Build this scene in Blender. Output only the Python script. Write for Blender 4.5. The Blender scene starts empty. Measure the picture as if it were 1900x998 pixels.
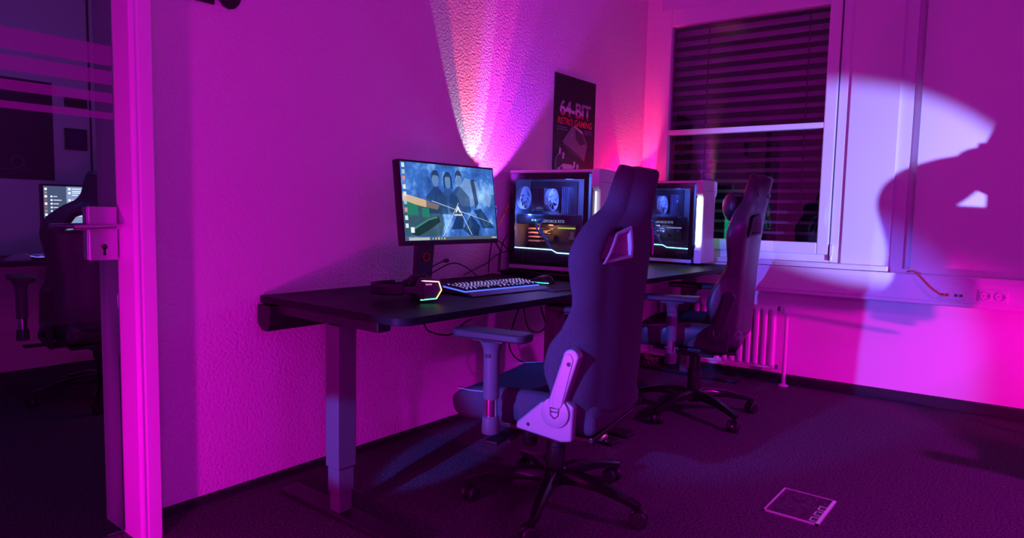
import bpy, bmesh, math, random
from mathutils import Vector, Matrix
random.seed(7)
SC = bpy.context.scene
COL = SC.collection
R = math.radians

# ------------------------------------------------------------------ camera
CH = 1.05                                   # camera height
CAM = Vector((0.0, -2.2785, CH))
YAW, PITCH, ROLL, FPX = R(38.45), R(4.8), R(1.24), 1248.0
_f = Vector((math.cos(YAW)*math.cos(PITCH), math.sin(YAW)*math.cos(PITCH), -math.sin(PITCH)))
_r = Vector((math.sin(YAW), -math.cos(YAW), 0))
_u = _r.cross(_f)
RT = math.cos(ROLL)*_r + math.sin(ROLL)*_u
UP = -math.sin(ROLL)*_r + math.cos(ROLL)*_u
FW = _f
cd = bpy.data.cameras.new('camera'); cam = bpy.data.objects.new('camera', cd); COL.objects.link(cam)
cd.sensor_width = 36.0; cd.lens = FPX/1900*36.0; cd.clip_start = 0.02
cam.matrix_world = Matrix((( RT.x, UP.x, -FW.x, CAM.x), (RT.y, UP.y, -FW.y, CAM.y), (RT.z, UP.z, -FW.z, CAM.z), (0,0,0,1)))
SC.camera = cam
def ray(px, py): return RT*((px-950)/FPX) - UP*((py-499)/FPX) + FW
def onY(px, py, y): d = ray(px, py); return CAM + d*((y-CAM.y)/d.y)
def onZ(px, py, z): d = ray(px, py); return CAM + d*((z-CAM.z)/d.z)

# ------------------------------------------------------------------ world, exposure
w = bpy.data.worlds.new('world'); SC.world = w; w.use_nodes = True
w.node_tree.nodes['Background'].inputs[0].default_value = (0.004, 0.003, 0.010, 1)
w.node_tree.nodes['Background'].inputs[1].default_value = 0.3
SC.view_settings.view_transform = 'Standard'; SC.view_settings.look = 'None'
SC.view_settings.exposure = 0.0; SC.view_settings.gamma = 1.0; SC.view_settings.use_curve_mapping = False

def light(name, kind, loc, col, power, target=None, size=0.05, cone=60, blend=0.3):
    l = bpy.data.lights.new(name, kind); o = bpy.data.objects.new(name, l); COL.objects.link(o)
    o.location = loc; l.color = col; l.energy = power
    if kind == 'SPOT': l.spot_size = R(cone); l.spot_blend = blend; l.shadow_soft_size = size
    elif kind == 'POINT': l.shadow_soft_size = size
    elif kind == 'AREA': l.size = size
    if target is not None:
        o.rotation_euler = (Vector(target)-Vector(loc)).to_track_quat('-Z', 'Y').to_euler()
    return o
MAG = (0.92, 0.0, 1.0); PINK = (1.0, 0.0, 0.50); VIO = (0.42, 0.34, 1.0); BLUE = (0.06, 0.10, 1.0); RED = (1.0, 0.03, 0.10); PUR = (0.62, 0.03, 1.0)
# coloured LED lamps and added fill lights beside and behind the photographer
light('magenta_room_lamp', 'POINT', (-0.6, -3.35, 0.30), MAG, 42, size=0.18)
light('magenta_floor_lamp', 'POINT', (0.02, -0.86, 0.30), (1.0, 0.0, 0.70), 36, size=0.03)
light('purple_fill', 'POINT', (0.6, -3.9, 1.9), (0.72, 0.01, 1.0), 18, size=0.20)  # added fill, lifts the whole room evenly with purple
light('blue_side_lamp', 'SPOT', (-0.90, -0.98, 1.22), BLUE, 640, target=(1.90, -1.06, 0.70), size=0.02, cone=21, blend=0.4)
light('blue_leg_fill', 'SPOT', (-0.90, -0.98, 1.16), BLUE, 520, target=(1.38, -0.455, 0.27), size=0.02, cone=7, blend=0.4)  # added second spot that puts blue on the near desk leg only
light('magenta_carpet_fill', 'SPOT', (2.9, -4.1, 2.3), (0.9, 0.0, 0.95), 280, target=(3.2, -2.0, 0.0), size=0.08, cone=58, blend=0.8)  # added overhead spot to brighten the carpet on the right
light('pink_floor_lamp', 'SPOT', (3.45, -4.2, 0.18), (1.0, 0.0, 0.50), 330, target=(4.45, -1.72, 0.34), size=0.015, cone=27, blend=0.8)
light('violet_beam_lamp', 'SPOT', (2.60, -4.0, 0.71), (0.24, 0.27, 1.0), 1050, target=(4.417, -1.47, 1.235), size=0.010, cone=22.5, blend=0.40)
light('blue_chair_fill', 'SPOT', (2.75, -4.1, 0.9), (0.20, 0.16, 1.0), 420, target=(3.50, -1.20, 0.92), size=0.03, cone=12, blend=0.5)  # added unseen spot to tint the leather chair's back blue

# ------------------------------------------------------------------ materials
MATS = {}
def mat(name, col, rough=0.6, metal=0.0, spec=0.5, emit=None, estr=1.0, bump=None, noise=None, alpha=None):
    if name in MATS: return MATS[name]
    m = bpy.data.materials.new(name); m.use_nodes = True; MATS[name] = m
    nt = m.node_tree; b = nt.nodes['Principled BSDF']
    b.inputs['Base Color'].default_value = (*col, 1); b.inputs['Roughness'].default_value = rough
    b.inputs['Metallic'].default_value = metal; b.inputs['Specular IOR Level'].default_value = spec
    if emit: b.inputs['Emission Color'].default_value = (*emit, 1); b.inputs['Emission Strength'].default_value = estr
    if bump or noise:
        tc = nt.nodes.new('ShaderNodeTexCoord')
    if noise:      # (scale, second colour, contrast lo, hi)
        n = nt.nodes.new('ShaderNodeTexNoise'); n.inputs['Scale'].default_value = noise[0]; n.inputs['Detail'].default_value = 6; n.inputs['Roughness'].default_value = 0.75
        nt.links.new(tc.outputs['Object'], n.inputs['Vector'])
        r = nt.nodes.new('ShaderNodeValToRGB'); r.color_ramp.elements[0].position = noise[2]; r.color_ramp.elements[1].position = noise[3]
        r.color_ramp.elements[0].color = (*col, 1); r.color_ramp.elements[1].color = (*noise[1], 1)
        nt.links.new(n.outputs['Fac'], r.inputs['Fac']); nt.links.new(r.outputs['Color'], b.inputs['Base Color'])
    if bump:       # (scale, strength, distance)
        n = nt.nodes.new('ShaderNodeTexNoise'); n.inputs['Scale'].default_value = bump[0]; n.inputs['Detail'].default_value = 2
        nt.links.new(tc.outputs['Object'], n.inputs['Vector'])
        bp = nt.nodes.new('ShaderNodeBump'); bp.inputs['Strength'].default_value = bump[1]; bp.inputs['Distance'].default_value = bump[2]
        nt.links.new(n.outputs['Fac'], bp.inputs['Height']); nt.links.new(bp.outputs['Normal'], b.inputs['Normal'])
    return m
def glass(name, tint=(1, 1, 1), refl=0.08, rough=0.0):
    if name in MATS: return MATS[name]
    m = bpy.data.materials.new(name); m.use_nodes = True; MATS[name] = m
    nt = m.node_tree; nt.nodes.clear(); o = nt.nodes.new('ShaderNodeOutputMaterial')
    t = nt.nodes.new('ShaderNodeBsdfTransparent'); t.inputs[0].default_value = (*tint, 1)
    g = nt.nodes.new('ShaderNodeBsdfGlossy'); g.inputs['Roughness'].default_value = rough
    f = nt.nodes.new('ShaderNodeFresnel'); f.inputs['IOR'].default_value = 1.0 + refl*8
    x = nt.nodes.new('ShaderNodeMixShader')
    nt.links.new(f.outputs[0], x.inputs[0]); nt.links.new(t.outputs[0], x.inputs[1]); nt.links.new(g.outputs[0], x.inputs[2]); nt.links.new(x.outputs[0], o.inputs[0])
    return m
def emis(name, col, s=1.0):
    if name in MATS: return MATS[name]
    m = bpy.data.materials.new(name); m.use_nodes = True; MATS[name] = m
    nt = m.node_tree; nt.nodes.clear(); o = nt.nodes.new('ShaderNodeOutputMaterial'); e = nt.nodes.new('ShaderNodeEmission')
    e.inputs[0].default_value = (*col, 1); e.inputs[1].default_value = s; nt.links.new(e.outputs[0], o.inputs[0]); return m

WALL = mat('rough_plaster', (0.80, 0.79, 0.80), 0.75, spec=0.2, bump=(85, 1.0, 0.007))
WALLS = mat('smooth_plaster', (0.80, 0.79, 0.80), 0.6, spec=0.25, bump=(90, 0.08, 0.002))
CEIL = mat('ceiling_paint', (0.7, 0.7, 0.7), 0.8)
CARPET = mat('carpet', (0.030, 0.028, 0.034), 0.95, spec=0.1, noise=(130, (0.20, 0.18, 0.20), 0.40, 0.68), bump=(200, 1.0, 0.006))
BASE = mat('dark_baseboard', (0.018, 0.018, 0.022), 0.6)
PAINT = mat('white_lacquer', (0.78, 0.78, 0.79), 0.35)
JAMB = mat('door_lacquer', (0.86, 0.86, 0.87), 0.3)
PVC = mat('white_pvc', (0.80, 0.80, 0.82), 0.3)
PVCG = mat('grey_gasket', (0.08, 0.07, 0.09), 0.5)
DESK = mat('black_laminate', (0.010, 0.010, 0.012), 0.48, spec=0.18, bump=(420, 0.12, 0.001))
STEELB = mat('black_steel', (0.020, 0.020, 0.023), 0.4, spec=0.5)
LEGM = mat('dark_powder_coat', (0.10, 0.10, 0.11), 0.5, spec=0.5)
PLB = mat('black_plastic', (0.018, 0.018, 0.02), 0.45)
PLBG = mat('gloss_black', (0.012, 0.012, 0.014), 0.18)
CABLE = mat('black_cable', (0.015, 0.015, 0.017), 0.5)
CABLEO = mat('orange_cable', (0.75, 0.16, 0.03), 0.5)
CABLEW = mat('pale_cable', (0.75, 0.5, 0.45), 0.5)
CHROME = mat('chrome', (0.75, 0.75, 0.78), 0.18, metal=1.0)
STEEL = mat('brushed_steel', (0.62, 0.62, 0.64), 0.32, metal=1.0)
SILV = mat('silver_cover', (0.34, 0.33, 0.35), 0.40, metal=0.3)
FABRIC = mat('woven_fabric', (0.040, 0.038, 0.050), 0.9, spec=0.2, bump=(520, 0.6, 0.0015), noise=(420, (0.10, 0.095, 0.12), 0.35, 0.7))
LEATH = mat('black_leather', (0.045, 0.042, 0.052), 0.42, spec=0.5, bump=(160, 0.12, 0.001))
STITCH = mat('pale_thread', (0.5, 0.48, 0.55), 0.8)
ARMG = mat('grey_armrest', (0.10, 0.10, 0.12), 0.42)
PADB = mat('armrest_pad', (0.03, 0.03, 0.036), 0.55)
CASEW = mat('white_case', (0.78, 0.78, 0.80), 0.3)
GLASS = glass('window_glass', (0.96, 0.96, 0.98), 0.075)
GLASSD = glass('door_glass', (0.74, 0.74, 0.80), 0.05)
GLASSC = glass('tinted_glass', (0.80, 0.82, 0.88), 0.06)

# ------------------------------------------------------------------ mesh builder
class MB:
    def __init__(s, M=None): s.v = []; s.f = []; s.M = M or Matrix.Identity(4)
    def add(s, vs, fs, M=None):
        k = len(s.v); T = s.M @ M if M else s.M
        s.v += [tuple(T @ Vector(p)) for p in vs]; s.f += [tuple(i+k for i in f) for f in fs]; return s
    def box(s, x0, x1, y0, y1, z0, z1, M=None):
        vs = [(x, y, z) for z in (z0, z1) for y in (y0, y1) for x in (x0, x1)]
        return s.add(vs, [(0,2,3,1), (4,5,7,6), (0,1,5,4), (2,6,7,3), (0,4,6,2), (1,3,7,5)], M)
    def ring(s, rings, caps=True, closed=True):
        n = len(rings[0]); vs = [p for r in rings for p in r]; fs = []
        for i in range(len(rings)-1):
            for j in range(n if closed else n-1):
                a = i*n+j; b = i*n+(j+1) % n; fs.append((a, b, b+n, a+n))
        if caps: fs.append(tuple(range(n-1, -1, -1))); fs.append(tuple(range((len(rings)-1)*n, len(rings)*n)))
        return s.add(vs, fs)
    def tube(s, pts, r, n=8, smooth=0):
        pts = [Vector(p) for p in pts]
        if smooth: pts = catmull(pts, smooth)
        rr = r if isinstance(r, (list, tuple)) else [r]*len(pts)
        if len(rr) != len(pts): rr = [rr[0] + (rr[-1]-rr[0])*i/(len(pts)-1) for i in range(len(pts))]
        rings = []; prev = None
        for i, p in enumerate(pts):
            t = (pts[min(i+1, len(pts)-1)] - pts[max(i-1, 0)]).normalized()
            a = prev if prev is not None else (Vector((0, 0, 1)) if abs(t.z) < 0.9 else Vector((1, 0, 0)))
            a = (a - t*a.dot(t)).normalized(); b = t.cross(a); prev = a
            rings.append([p + (a*math.cos(2*math.pi*k/n) + b*math.sin(2*math.pi*k/n))*rr[i] for k in range(n)])
        return s.ring(rings)
    def cyl(s, p0, p1, r0, r1=None, n=20): return s.tube([p0, p1], [r0, r0 if r1 is None else r1], n)
    def lathe(s, prof, c=(0,0,0), n=24, axis='Z'):
        rings = []
        for r, h in prof:
            rg = []
            for k in range(n):
                a = 2*math.pi*k/n; x, y = r*math.cos(a), r*math.sin(a)
                p = {'Z': (x, y, h), 'Y': (x, h, -y), 'X': (h, x, y)}[axis]
                rg.append((c[0]+p[0], c[1]+p[1], c[2]+p[2]))
            rings.append(rg)
        if prof[0][0] > 0.006 and prof[-1][0] > 0.006: return s.ring(rings + [rings[0]], caps=False)      # hollow ring
        return s.ring(rings)
    def prism(s, poly, d0, d1, axis='Y', M=None):
        # poly points (a,b): axis Y -> (x,z), X -> (y,z), Z -> (x,y)
        def P(a, b, d): return {'Y': (a, d, b), 'X': (d, a, b), 'Z': (a, b, d)}[axis]
        n = len(poly); vs = [P(a, b, d0) for a, b in poly] + [P(a, b, d1) for a, b in poly]
        fs = [tuple(range(n-1, -1, -1)), tuple(range(n, 2*n))] + [(i, (i+1) % n, (i+1) % n+n, i+n) for i in range(n)]
        return s.add(vs, fs, M)
    def flat(s, pts): return s.add(pts, [tuple(range(len(pts)))])
    def build(s, name, m, parent=None, smooth=True, bevel=0, seg=2, sub=0, solid=0):
        me = bpy.data.meshes.new(name); me.from_pydata(s.v, [], s.f); me.materials.append(m)
        bm = bmesh.new(); bm.from_mesh(me); bmesh.ops.recalc_face_normals(bm, faces=bm.faces)
        if smooth:
            for f in bm.faces: f.smooth = True
            for e in bm.edges:
                if len(e.link_faces) == 2 and e.calc_face_angle(0) > 0.7: e.smooth = False
        bm.to_mesh(me); bm.free()
        o = bpy.data.objects.new(name, me); COL.objects.link(o); o.parent = parent
        if solid: q = o.modifiers.new('s', 'SOLIDIFY'); q.thickness = solid; q.offset = 0
        if bevel: q = o.modifiers.new('b', 'BEVEL'); q.width = bevel; q.segments = seg; q.limit_method = 'ANGLE'; q.angle_limit = R(40)
        if sub: q = o.modifiers.new('u', 'SUBSURF'); q.levels = sub; q.render_levels = sub
        return o
def catmull(P, k):
    out = []
    for i in range(len(P)-1):
        p0, p1, p2, p3 = P[max(i-1, 0)], P[i], P[i+1], P[min(i+2, len(P)-1)]
        for j in range(k):
            t = j/k
            out.append(0.5*((2*p1) + (p2-p0)*t + (2*p0-5*p1+4*p2-p3)*t*t + (3*p1-p0-3*p2+p3)*t*t*t))
    out.append(P[-1]); return out
def lerp_tab(tab, x):
    if x <= tab[0][0]: return tab[0][1]
    for (a, b), (c, d) in zip(tab, tab[1:]):
        if x <= c: t = (x-a)/(c-a); t = t*t*(3-2*t)*0.5 + t*0.5; return b + (d-b)*t
    return tab[-1][1]
def thing(name, label, cat, loc=(0,0,0), rz=0, group=None, kind=None):
    o = bpy.data.objects.new(name, None); COL.objects.link(o); o.location = loc; o.rotation_euler = (0, 0, rz); o.empty_display_size = 0.05
    return tag(o, label, cat, group, kind)
def tag(o, label=None, cat=None, group=None, kind=None):
    if label: o['label'] = label
    if cat: o['category'] = cat
    if group: o['group'] = group
    if kind: o['kind'] = kind
    return o
def struct(o, label=None): return tag(o, label, kind='structure')
def text_mesh(name, body, size, m, parent, M, depth=0.0, bold=0.0, shear=0.0, sx=1.0):
    c = bpy.data.curves.new(name, 'FONT'); c.body = body; c.size = size; c.extrude = depth; c.offset = bold; c.shear = shear
    c.align_x = 'CENTER'; c.align_y = 'CENTER'; c.resolution_u = 4
    t = bpy.data.objects.new(name+'_src', c); COL.objects.link(t); bpy.context.view_layer.update()
    me = bpy.data.meshes.new_from_object(t.evaluated_get(bpy.context.evaluated_depsgraph_get()))
    bpy.data.objects.remove(t); bpy.data.curves.remove(c)
    me.transform(M @ Matrix.Diagonal((sx, 1, 1, 1))); me.materials.clear(); me.materials.append(m)
    o = bpy.data.objects.new(name, me); COL.objects.link(o); o.parent = parent; me.name = name
    return o

# ------------------------------------------------------------------ room shell
HC = 2.80
struct(MB().box(-1.8, 4.75, -4.4, 0.12, -0.06, 0).box(-1.0, 3.2, 0.12, 2.75, -0.06, 0).build('floor', CARPET, smooth=False), 'dark speckled carpet floor running through both rooms')
struct(MB().box(-1.8, 4.9, -4.4, 0.0, HC, HC+0.05).build('ceiling', CEIL, smooth=False), 'white ceiling above the gaming room')
DX0, DX1, DZ = -0.05, 0.868, 2.14                 # door opening
wl = MB().box(0.93, 4.70, 0, 0.118, 0, HC).box(-1.8, DX0, 0, 0.118, 0, HC).box(DX0, 0.93, 0, 0.118, DZ+0.06, HC)
struct(wl.build('wall_left', WALL, smooth=False), 'rough plaster wall behind the desks with the glass door')
struct(MB().box(-1.86, -1.8, -4.4, 0.12, 0, HC).build('wall_rear', WALLS, smooth=False), 'plain plaster wall behind the photographer')
struct(MB().box(-1.86, 4.95, -4.46, -4.4, 0, HC).build('wall_right', WALLS, smooth=False), 'plain plaster wall opposite the desks')
struct(MB().box(0.93, 4.33, -0.012, 0, 0, 0.028).build('baseboard_left', BASE, smooth=False), 'thin black baseboard under the desk wall')

# window wall frame: local X along the wall to the right (s), local -Y into the room, Z up
GC = R(-3.62)
C0 = Vector((4.4325, -1.6945, 0)); DC = Vector((-math.sin(GC), -math.cos(GC), 0))
# local y axis = outwards (away from the room): rotate DC by +90 deg
NY = Vector((-DC.y, DC.x, 0))
MW = Matrix(((DC.x, NY.x, 0, C0.x), (DC.y, NY.y, 0, C0.y), (0, 0, 1, 0), (0, 0, 0, 1)))
def wsp(s, y, z): return MW @ Vector((s, y, z))
S0, S1 = -1.70, 2.85
# opening for the window s -1.66..-0.40, z 0.787..2.60
ww = MB(MW).box(S0, S1, 0, 0.30, -0.02, 0.775).box(-0.40, -0.062, 0, 0.30, 0.775, HC).box(-0.022, S1, 0, 0.30, 0.775, HC).box(S0, -0.40, 0, 0.30, 2.62, HC).box(-0.062, -0.022, 0.05, 0.30, 0.775, HC).box(S0, -1.64, 0, 0.30, 0.775, 2.62)
struct(ww.build('wall_window', WALLS, smooth=False), 'smooth plaster wall with the tall window and a vertical joint')
struct(MB(MW).box(-0.385, -0.128, -0.018, 0, 0.76, HC).build('trim_1', PAINT, smooth=False, bevel=0.003), 'white lining panel beside the window')
struct(MB(MW).box(S0, S1, -0.016, 0, 0, 0.064).build('baseboard_window', BASE, smooth=False, bevel=0.003), 'black baseboard under the window wall')

# window: frame, sash, transom, panes, handle
win = struct(thing('window_1', 'white plastic window with a horizontal bar, dark outside', None))
fr = MB(MW).box(-0.452, -0.400, -0.005, 0.07, 0.787, 2.62).box(-1.64, -1.585, -0.005, 0.07, 0.787, 2.62).box(-1.585, -0.452, -0.005, 0.07, 0.787, 0.835).box(-1.585, -0.452, -0.005, 0.07, 2.44, 2.62)
fr.build('outer_frame', PVC, win, smooth=False, bevel=0.004)
MB(MW).box(-0.455, -0.447, -0.006, 0.03, 0.80, 2.45).build('gasket', PVCG, win, smooth=False)
sa = MB(MW).box(-0.522, -0.455, -0.022, 0.06, 0.835, 2.44).box(-1.585, -1.508, -0.022, 0.06, 0.835, 2.44).box(-1.508, -0.522, -0.022, 0.06, 0.835, 0.907).box(-1.508, -0.522, -0.022, 0.06, 2.326, 2.44)
sa.build('sash', PVC, win, smooth=False, bevel=0.006)
MB(MW).box(-1.508, -0.522, -0.020, 0.055, 1.600, 1.634).build('transom_bar', PVC, win, smooth=False, bevel=0.004)
for z0, z1 in ((0.907, 1.600), (1.634, 2.326)):
    MB(MW).box(-1.508, -0.522, 0.020, 0.028, z0, z1).build('pane', GLASS, win, smooth=False)
h = MB(MW).box(-0.446, -0.430, -0.03, -0.005, 0.83, 0.895).cyl((-0.438, -0.022, 0.83), (-0.438, -0.022, 0.80), 0.009)
h.build('hinge', PVC, win, bevel=0.002)
MB(MW).box(-1.60, -1.582, -0.035, -0.02, 1.30, 1.37).build('hinge', PVC, win, bevel=0.002)
struct(MB(MW).box(S0, -0.128, -0.06, 0.02, 0.757, 0.787).build('trim_2', PAINT, smooth=False, bevel=0.004), 'white window sill above the cable duct')
# night outside: reveal
struct(MB(MW).box(-1.72, -1.64, 0.07, 0.42, 0.7, 2.7).box(-0.40, -0.32, 0.30, 0.42, 0.7, 2.7).box(-1.72, -0.32, 0.07, 0.42, 2.62, 2.7).box(-1.64, -0.40, 0.07, 0.42, 0.70, 0.78).build('trim_3', mat('outer_render', (0.05, 0.05, 0.055), 0.8), smooth=False), 'dark outer reveal around the window')
# outside venetian blind
bl = thing('window_blind', 'grey venetian blind with tilted slats hanging outside the window', 'blind', wsp(-1.0, 0.17, 2.60))
bi = Matrix.Translation(-Vector(bl.location))
SLAT = mat('slat_paint', (0.80, 0.80, 0.82), 0.4)
sl_me = None
n_sl = 25
for i in range(n_sl):
    z = 2.52 - i*0.068
    b = MB(bi @ MW)
    t = R(17); cs, sn = math.cos(t), math.sin(t); hw = 0.034
    prof = [(-hw, 0.0), (-hw*0.3, 0.005), (hw*0.3, 0.005), (hw, 0.0), (hw*0.3, 0.0032), (-hw*0.3, 0.0032)]
    # inner edge (towards the room, -y) raised
    pr = [(0.17 + a*cs + c*sn, -a*sn + c*cs) for a, c in prof]
    if sl_me is None:
        b.prism([(y, 0+zz) for y, zz in pr], -1.62, -0.42, 'X')
        o = b.build('slat', SLAT, bl, smooth=False); sl_me = o.data
        base_z = 0.0
    else:
        o = bpy.data.objects.new('slat', sl_me); COL.objects.link(o); o.parent = bl
    o.location.z = z
for s in (-1.30, -0.66):
    MB(bi @ MW).box(s-0.003, s+0.003, 0.13, 0.136, 0.85, 2.58).build('ladder_cord', CABLE, bl, smooth=False)
for s in (-1.635, -0.405):
    MB(bi @ MW).box(s-0.012, s+0.012, 0.14, 0.20, 0.80, 2.62).build('guide_rail', mat('rail_grey', (0.12, 0.12, 0.13), 0.5), bl, smooth=False)

# cable duct under the sill
du = struct(thing('trim_4', 'white cable duct running along the window wall', None))
MB(MW).box(S0, S1, -0.075, 0, 0.588, 0.754).build('duct_body', PVC, du, smooth=False, bevel=0.006)
MB(MW).box(S0, S1, -0.079, -0.075, 0.612, 0.724).build('duct_cover', PVC, du, smooth=False, bevel=0.0015)

def socket_plate(name, label, cat, s, z, n, kind):
    t = thing(name, label, cat, wsp(s, -0.079, z)); inv = Matrix.Translation(-Vector(t.location)); W = 0.065
    T = inv @ MW
    MB(T).box(s-W*n/2, s+W*n/2, -0.085, -0.079, z-0.033, z+0.033).build('plate', PVC, t, smooth=False, bevel=0.0025)
    for k in range(n):
        c = s + (k-(n-1)/2)*W
        if kind == 'power':
            r = MB(T).lathe([(0.024, -0.0895), (0.0245, -0.085), (0.021, -0.085), (0.0205, -0.0895)], (c, 0, z), 24, 'Y').build('insert_ring', PVC, t)
            d = MB(T).lathe([(0.0205, -0.0855), (0.0205, -0.0851)], (c, 0, z), 24, 'Y').build('insert_well', mat('socket_well', (0.30, 0.29, 0.30), 0.5), t)
            MB(T).cyl((c-0.0095, -0.0856, z), (c-0.0095, -0.0862, z), 0.003, n=10).cyl((c+0.0095, -0.0856, z), (c+0.0095, -0.0862, z), 0.003, n=10).build('pin_hole', PVCG, d)
        else:
            MB(T).box(c-0.024, c+0.024, -0.088, -0.085, z-0.022, z+0.022).build('insert', PVC, t, smooth=False, bevel=0.002)
            for q in (-1, 1):
                MB(T).box(c+q*0.011-0.008, c+q*0.011+0.008, -0.0886, -0.088, z-0.012, z+0.002).build('jack', PVCG, t, smooth=False)
    return t
socket_plate('network_outlet', 'white double network outlet with an orange cable plugged in', 'outlet', 0.188, 0.657, 2, 'net')
socket_plate('power_socket', 'white double power socket on the cable duct', 'socket', 0.374, 0.660, 2, 'power')
pc = [wsp(-0.035, -0.012, 0.762), wsp(0.0, -0.05, 0.768), wsp(0.035, -0.095, 0.742), wsp(0.085, -0.10, 0.690), wsp(0.135, -0.105, 0.655), wsp(0.165, -0.10, 0.652), wsp(0.175, -0.090, 0.655)]
tag(MB().tube(pc, 0.0042, 8, 6).build('network_cable', CABLEO), 'orange network cable running from the wall joint to the outlet', 'cable')

# radiator
ra = thing('radiator', 'white ribbed radiator under the window behind the chair', 'radiator', wsp(-1.1, -0.05, 0.09)); T = Matrix.Translation(-Vector(ra.location)) @ MW
RAD = mat('radiator_enamel', (0.74, 0.74, 0.75), 0.35)
rib = None
for i in range(17):
    s = -1.52 + i*0.049
    if rib is None:
        o = MB(T).box(s-0.018, s+0.018, -0.10, -0.03, 0.115, 0.485).build('rib', RAD, ra, smooth=False, bevel=0.014, seg=3); rib = (o, s)
    else:
        o = rib[0].copy(); COL.objects.link(o); o.parent = ra; o.location = DC*(s-rib[1])
MB(T).box(-1.56, -0.715, -0.085, -0.045, 0.47, 0.50).build('top_rail', RAD, ra, smooth=False, bevel=0.008)
MB(T).box(-1.56, -0.715, -0.085, -0.045, 0.10, 0.13).build('bottom_rail', RAD, ra, smooth=False, bevel=0.008)
for z in (0.485, 0.115): MB(T).cyl((-0.715, -0.065, z), (-0.700, -0.065, z), 0.014, n=12).build('end_plug', PVCG, ra)
for s in (-1.3, -0.9): MB(T).box(s-0.01, s+0.01, -0.05, 0.0, 0.2, 0.4).build('wall_bracket', RAD, ra, smooth=False)
hp = thing('heating_pipe', 'white heating pipe rising from the floor beside the radiator', 'pipe', wsp(-0.66, -0.065, 0)); T = Matrix.Translation(-Vector(hp.location)) @ MW
MB(T).tube([(-0.66, -0.065, 0.0), (-0.66, -0.065, 0.42), (-0.664, -0.065, 0.462), (-0.68, -0.065, 0.482), (-0.699, -0.065, 0.485)], 0.0125, 14, 5).build('riser', RAD, hp)
MB(T).lathe([(0.001, 0.016), (0.018, 0.014), (0.030, 0.006), (0.032, 0.0), (0.001, 0.0)], (-0.66, -0.065, 0)).build('floor_flange', RAD, hp)
MB(T).lathe([(0.004, 0.027), (0.018, 0.02), (0.023, 0.0), (0.018, -0.02), (0.004, -0.027)], (-0.672, -0.065, 0.475)).build('valve_cap', RAD, hp)

# ------------------------------------------------------------------ door frame and glass door
fb = struct(thing('trim_5', 'white lacquered door frame standing proud of the wall', None, (0.9, 0, 0)))
T = Matrix.Translation((-0.9, 0, 0))
pf = [(0.868, 0.118), (0.868, -0.142), (0.876, -0.150), (0.882, -0.150), (0.884, -0.146), (0.890, -0.146), (0.892, -0.150), (0.929, -0.150), (0.932, -0.147), (0.932, 0.118)]
MB(T).prism(pf, 0, DZ+0.06, 'Z').build('jamb', JAMB, fb, smooth=False, bevel=0.0015)
MB(T).prism([(-x + 0.868 + DX0, y) for x, y in pf], 0, DZ+0.06, 'Z').build('jamb', JAMB, fb, smooth=False, bevel=0.0015)
MB(T).box(DX0, DX1, -0.15, 0.118, DZ, DZ+0.06).build('head', JAMB, fb, smooth=False, bevel=0.002)
dr = struct(thing('door_1', 'tinted glass door with frosted stripes and a steel lever lock', None, (0.4, -0.03, 0)))
T = Matrix.Translation((-0.4, 0.03, 0))
MB(T).box(DX0+0.004, 0.864, -0.034, -0.026, 0.01, DZ-0.005).build('glass_leaf', GLASSD, dr, smooth=False)
def film_mat():
    m = bpy.data.materials.new('frosted_film'); m.use_nodes = True; nt = m.node_tree; nt.nodes.clear(); MATS['film'] = m
    o = nt.nodes.new('ShaderNodeOutputMaterial'); t = nt.nodes.new('ShaderNodeBsdfTransparent'); d = nt.nodes.new('ShaderNodeBsdfDiffuse'); d.inputs[0].default_value = (0.32, 0.32, 0.36, 1)
    x = nt.nodes.new('ShaderNodeMixShader'); x.inputs[0].default_value = 0.45
    nt.links.new(t.outputs[0], x.inputs[1]); nt.links.new(d.outputs[0], x.inputs[2]); nt.links.new(x.outputs[0], o.inputs[0]); return m
FILM = film_mat()
for z0, z1 in ((1.463, 1.522), (1.407, 1.448), (1.353, 1.382), (1.304, 1.324)):
    MB(T).box(DX0+0.006, 0.863, -0.0352, -0.0342, z0, z1).build('frosted_stripe', FILM, dr, smooth=False)
lk = MB(T).box(0.783, 0.862, -0.048, -0.0345, 0.879, 1.041).build('lock_case', STEEL, dr, smooth=False, bevel=0.002)
MB(T).box(0.778, 0.783, -0.046, -0.014, 0.881, 1.039).build('lock_edge', CHROME, dr, smooth=False, bevel=0.001)
MB(T).tube([(0.848, -0.052, 0.982), (0.846, -0.088, 0.982), (0.835, -0.095, 0.982), (0.728, -0.095, 0.980)], 0.0085, 14, 4).build('lever', STEEL, dr)
kh = MB(T).cyl((0.824, -0.0481, 0.920), (0.824, -0.0487, 0.920), 0.0085, n=18).box(0.8205, 0.8275, -0.0487, -0.0481, 0.898, 0.918).cyl((0.824, -0.0481, 0.898), (0.824, -0.0487, 0.898), 0.0045, n=12)
kh.build('keyhole', PLB, lk)
MB(T).box(0.790, 0.862, -0.0255, -0.014, 0.881, 1.039).build('lock_case', STEEL, dr, smooth=False, bevel=0.002)
MB(T).tube([(0.848, -0.012, 0.982), (0.846, 0.022, 0.982), (0.835, 0.030, 0.982), (0.706, 0.030, 0.980)], 0.0085, 14, 4).build('lever', STEEL, dr)

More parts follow.
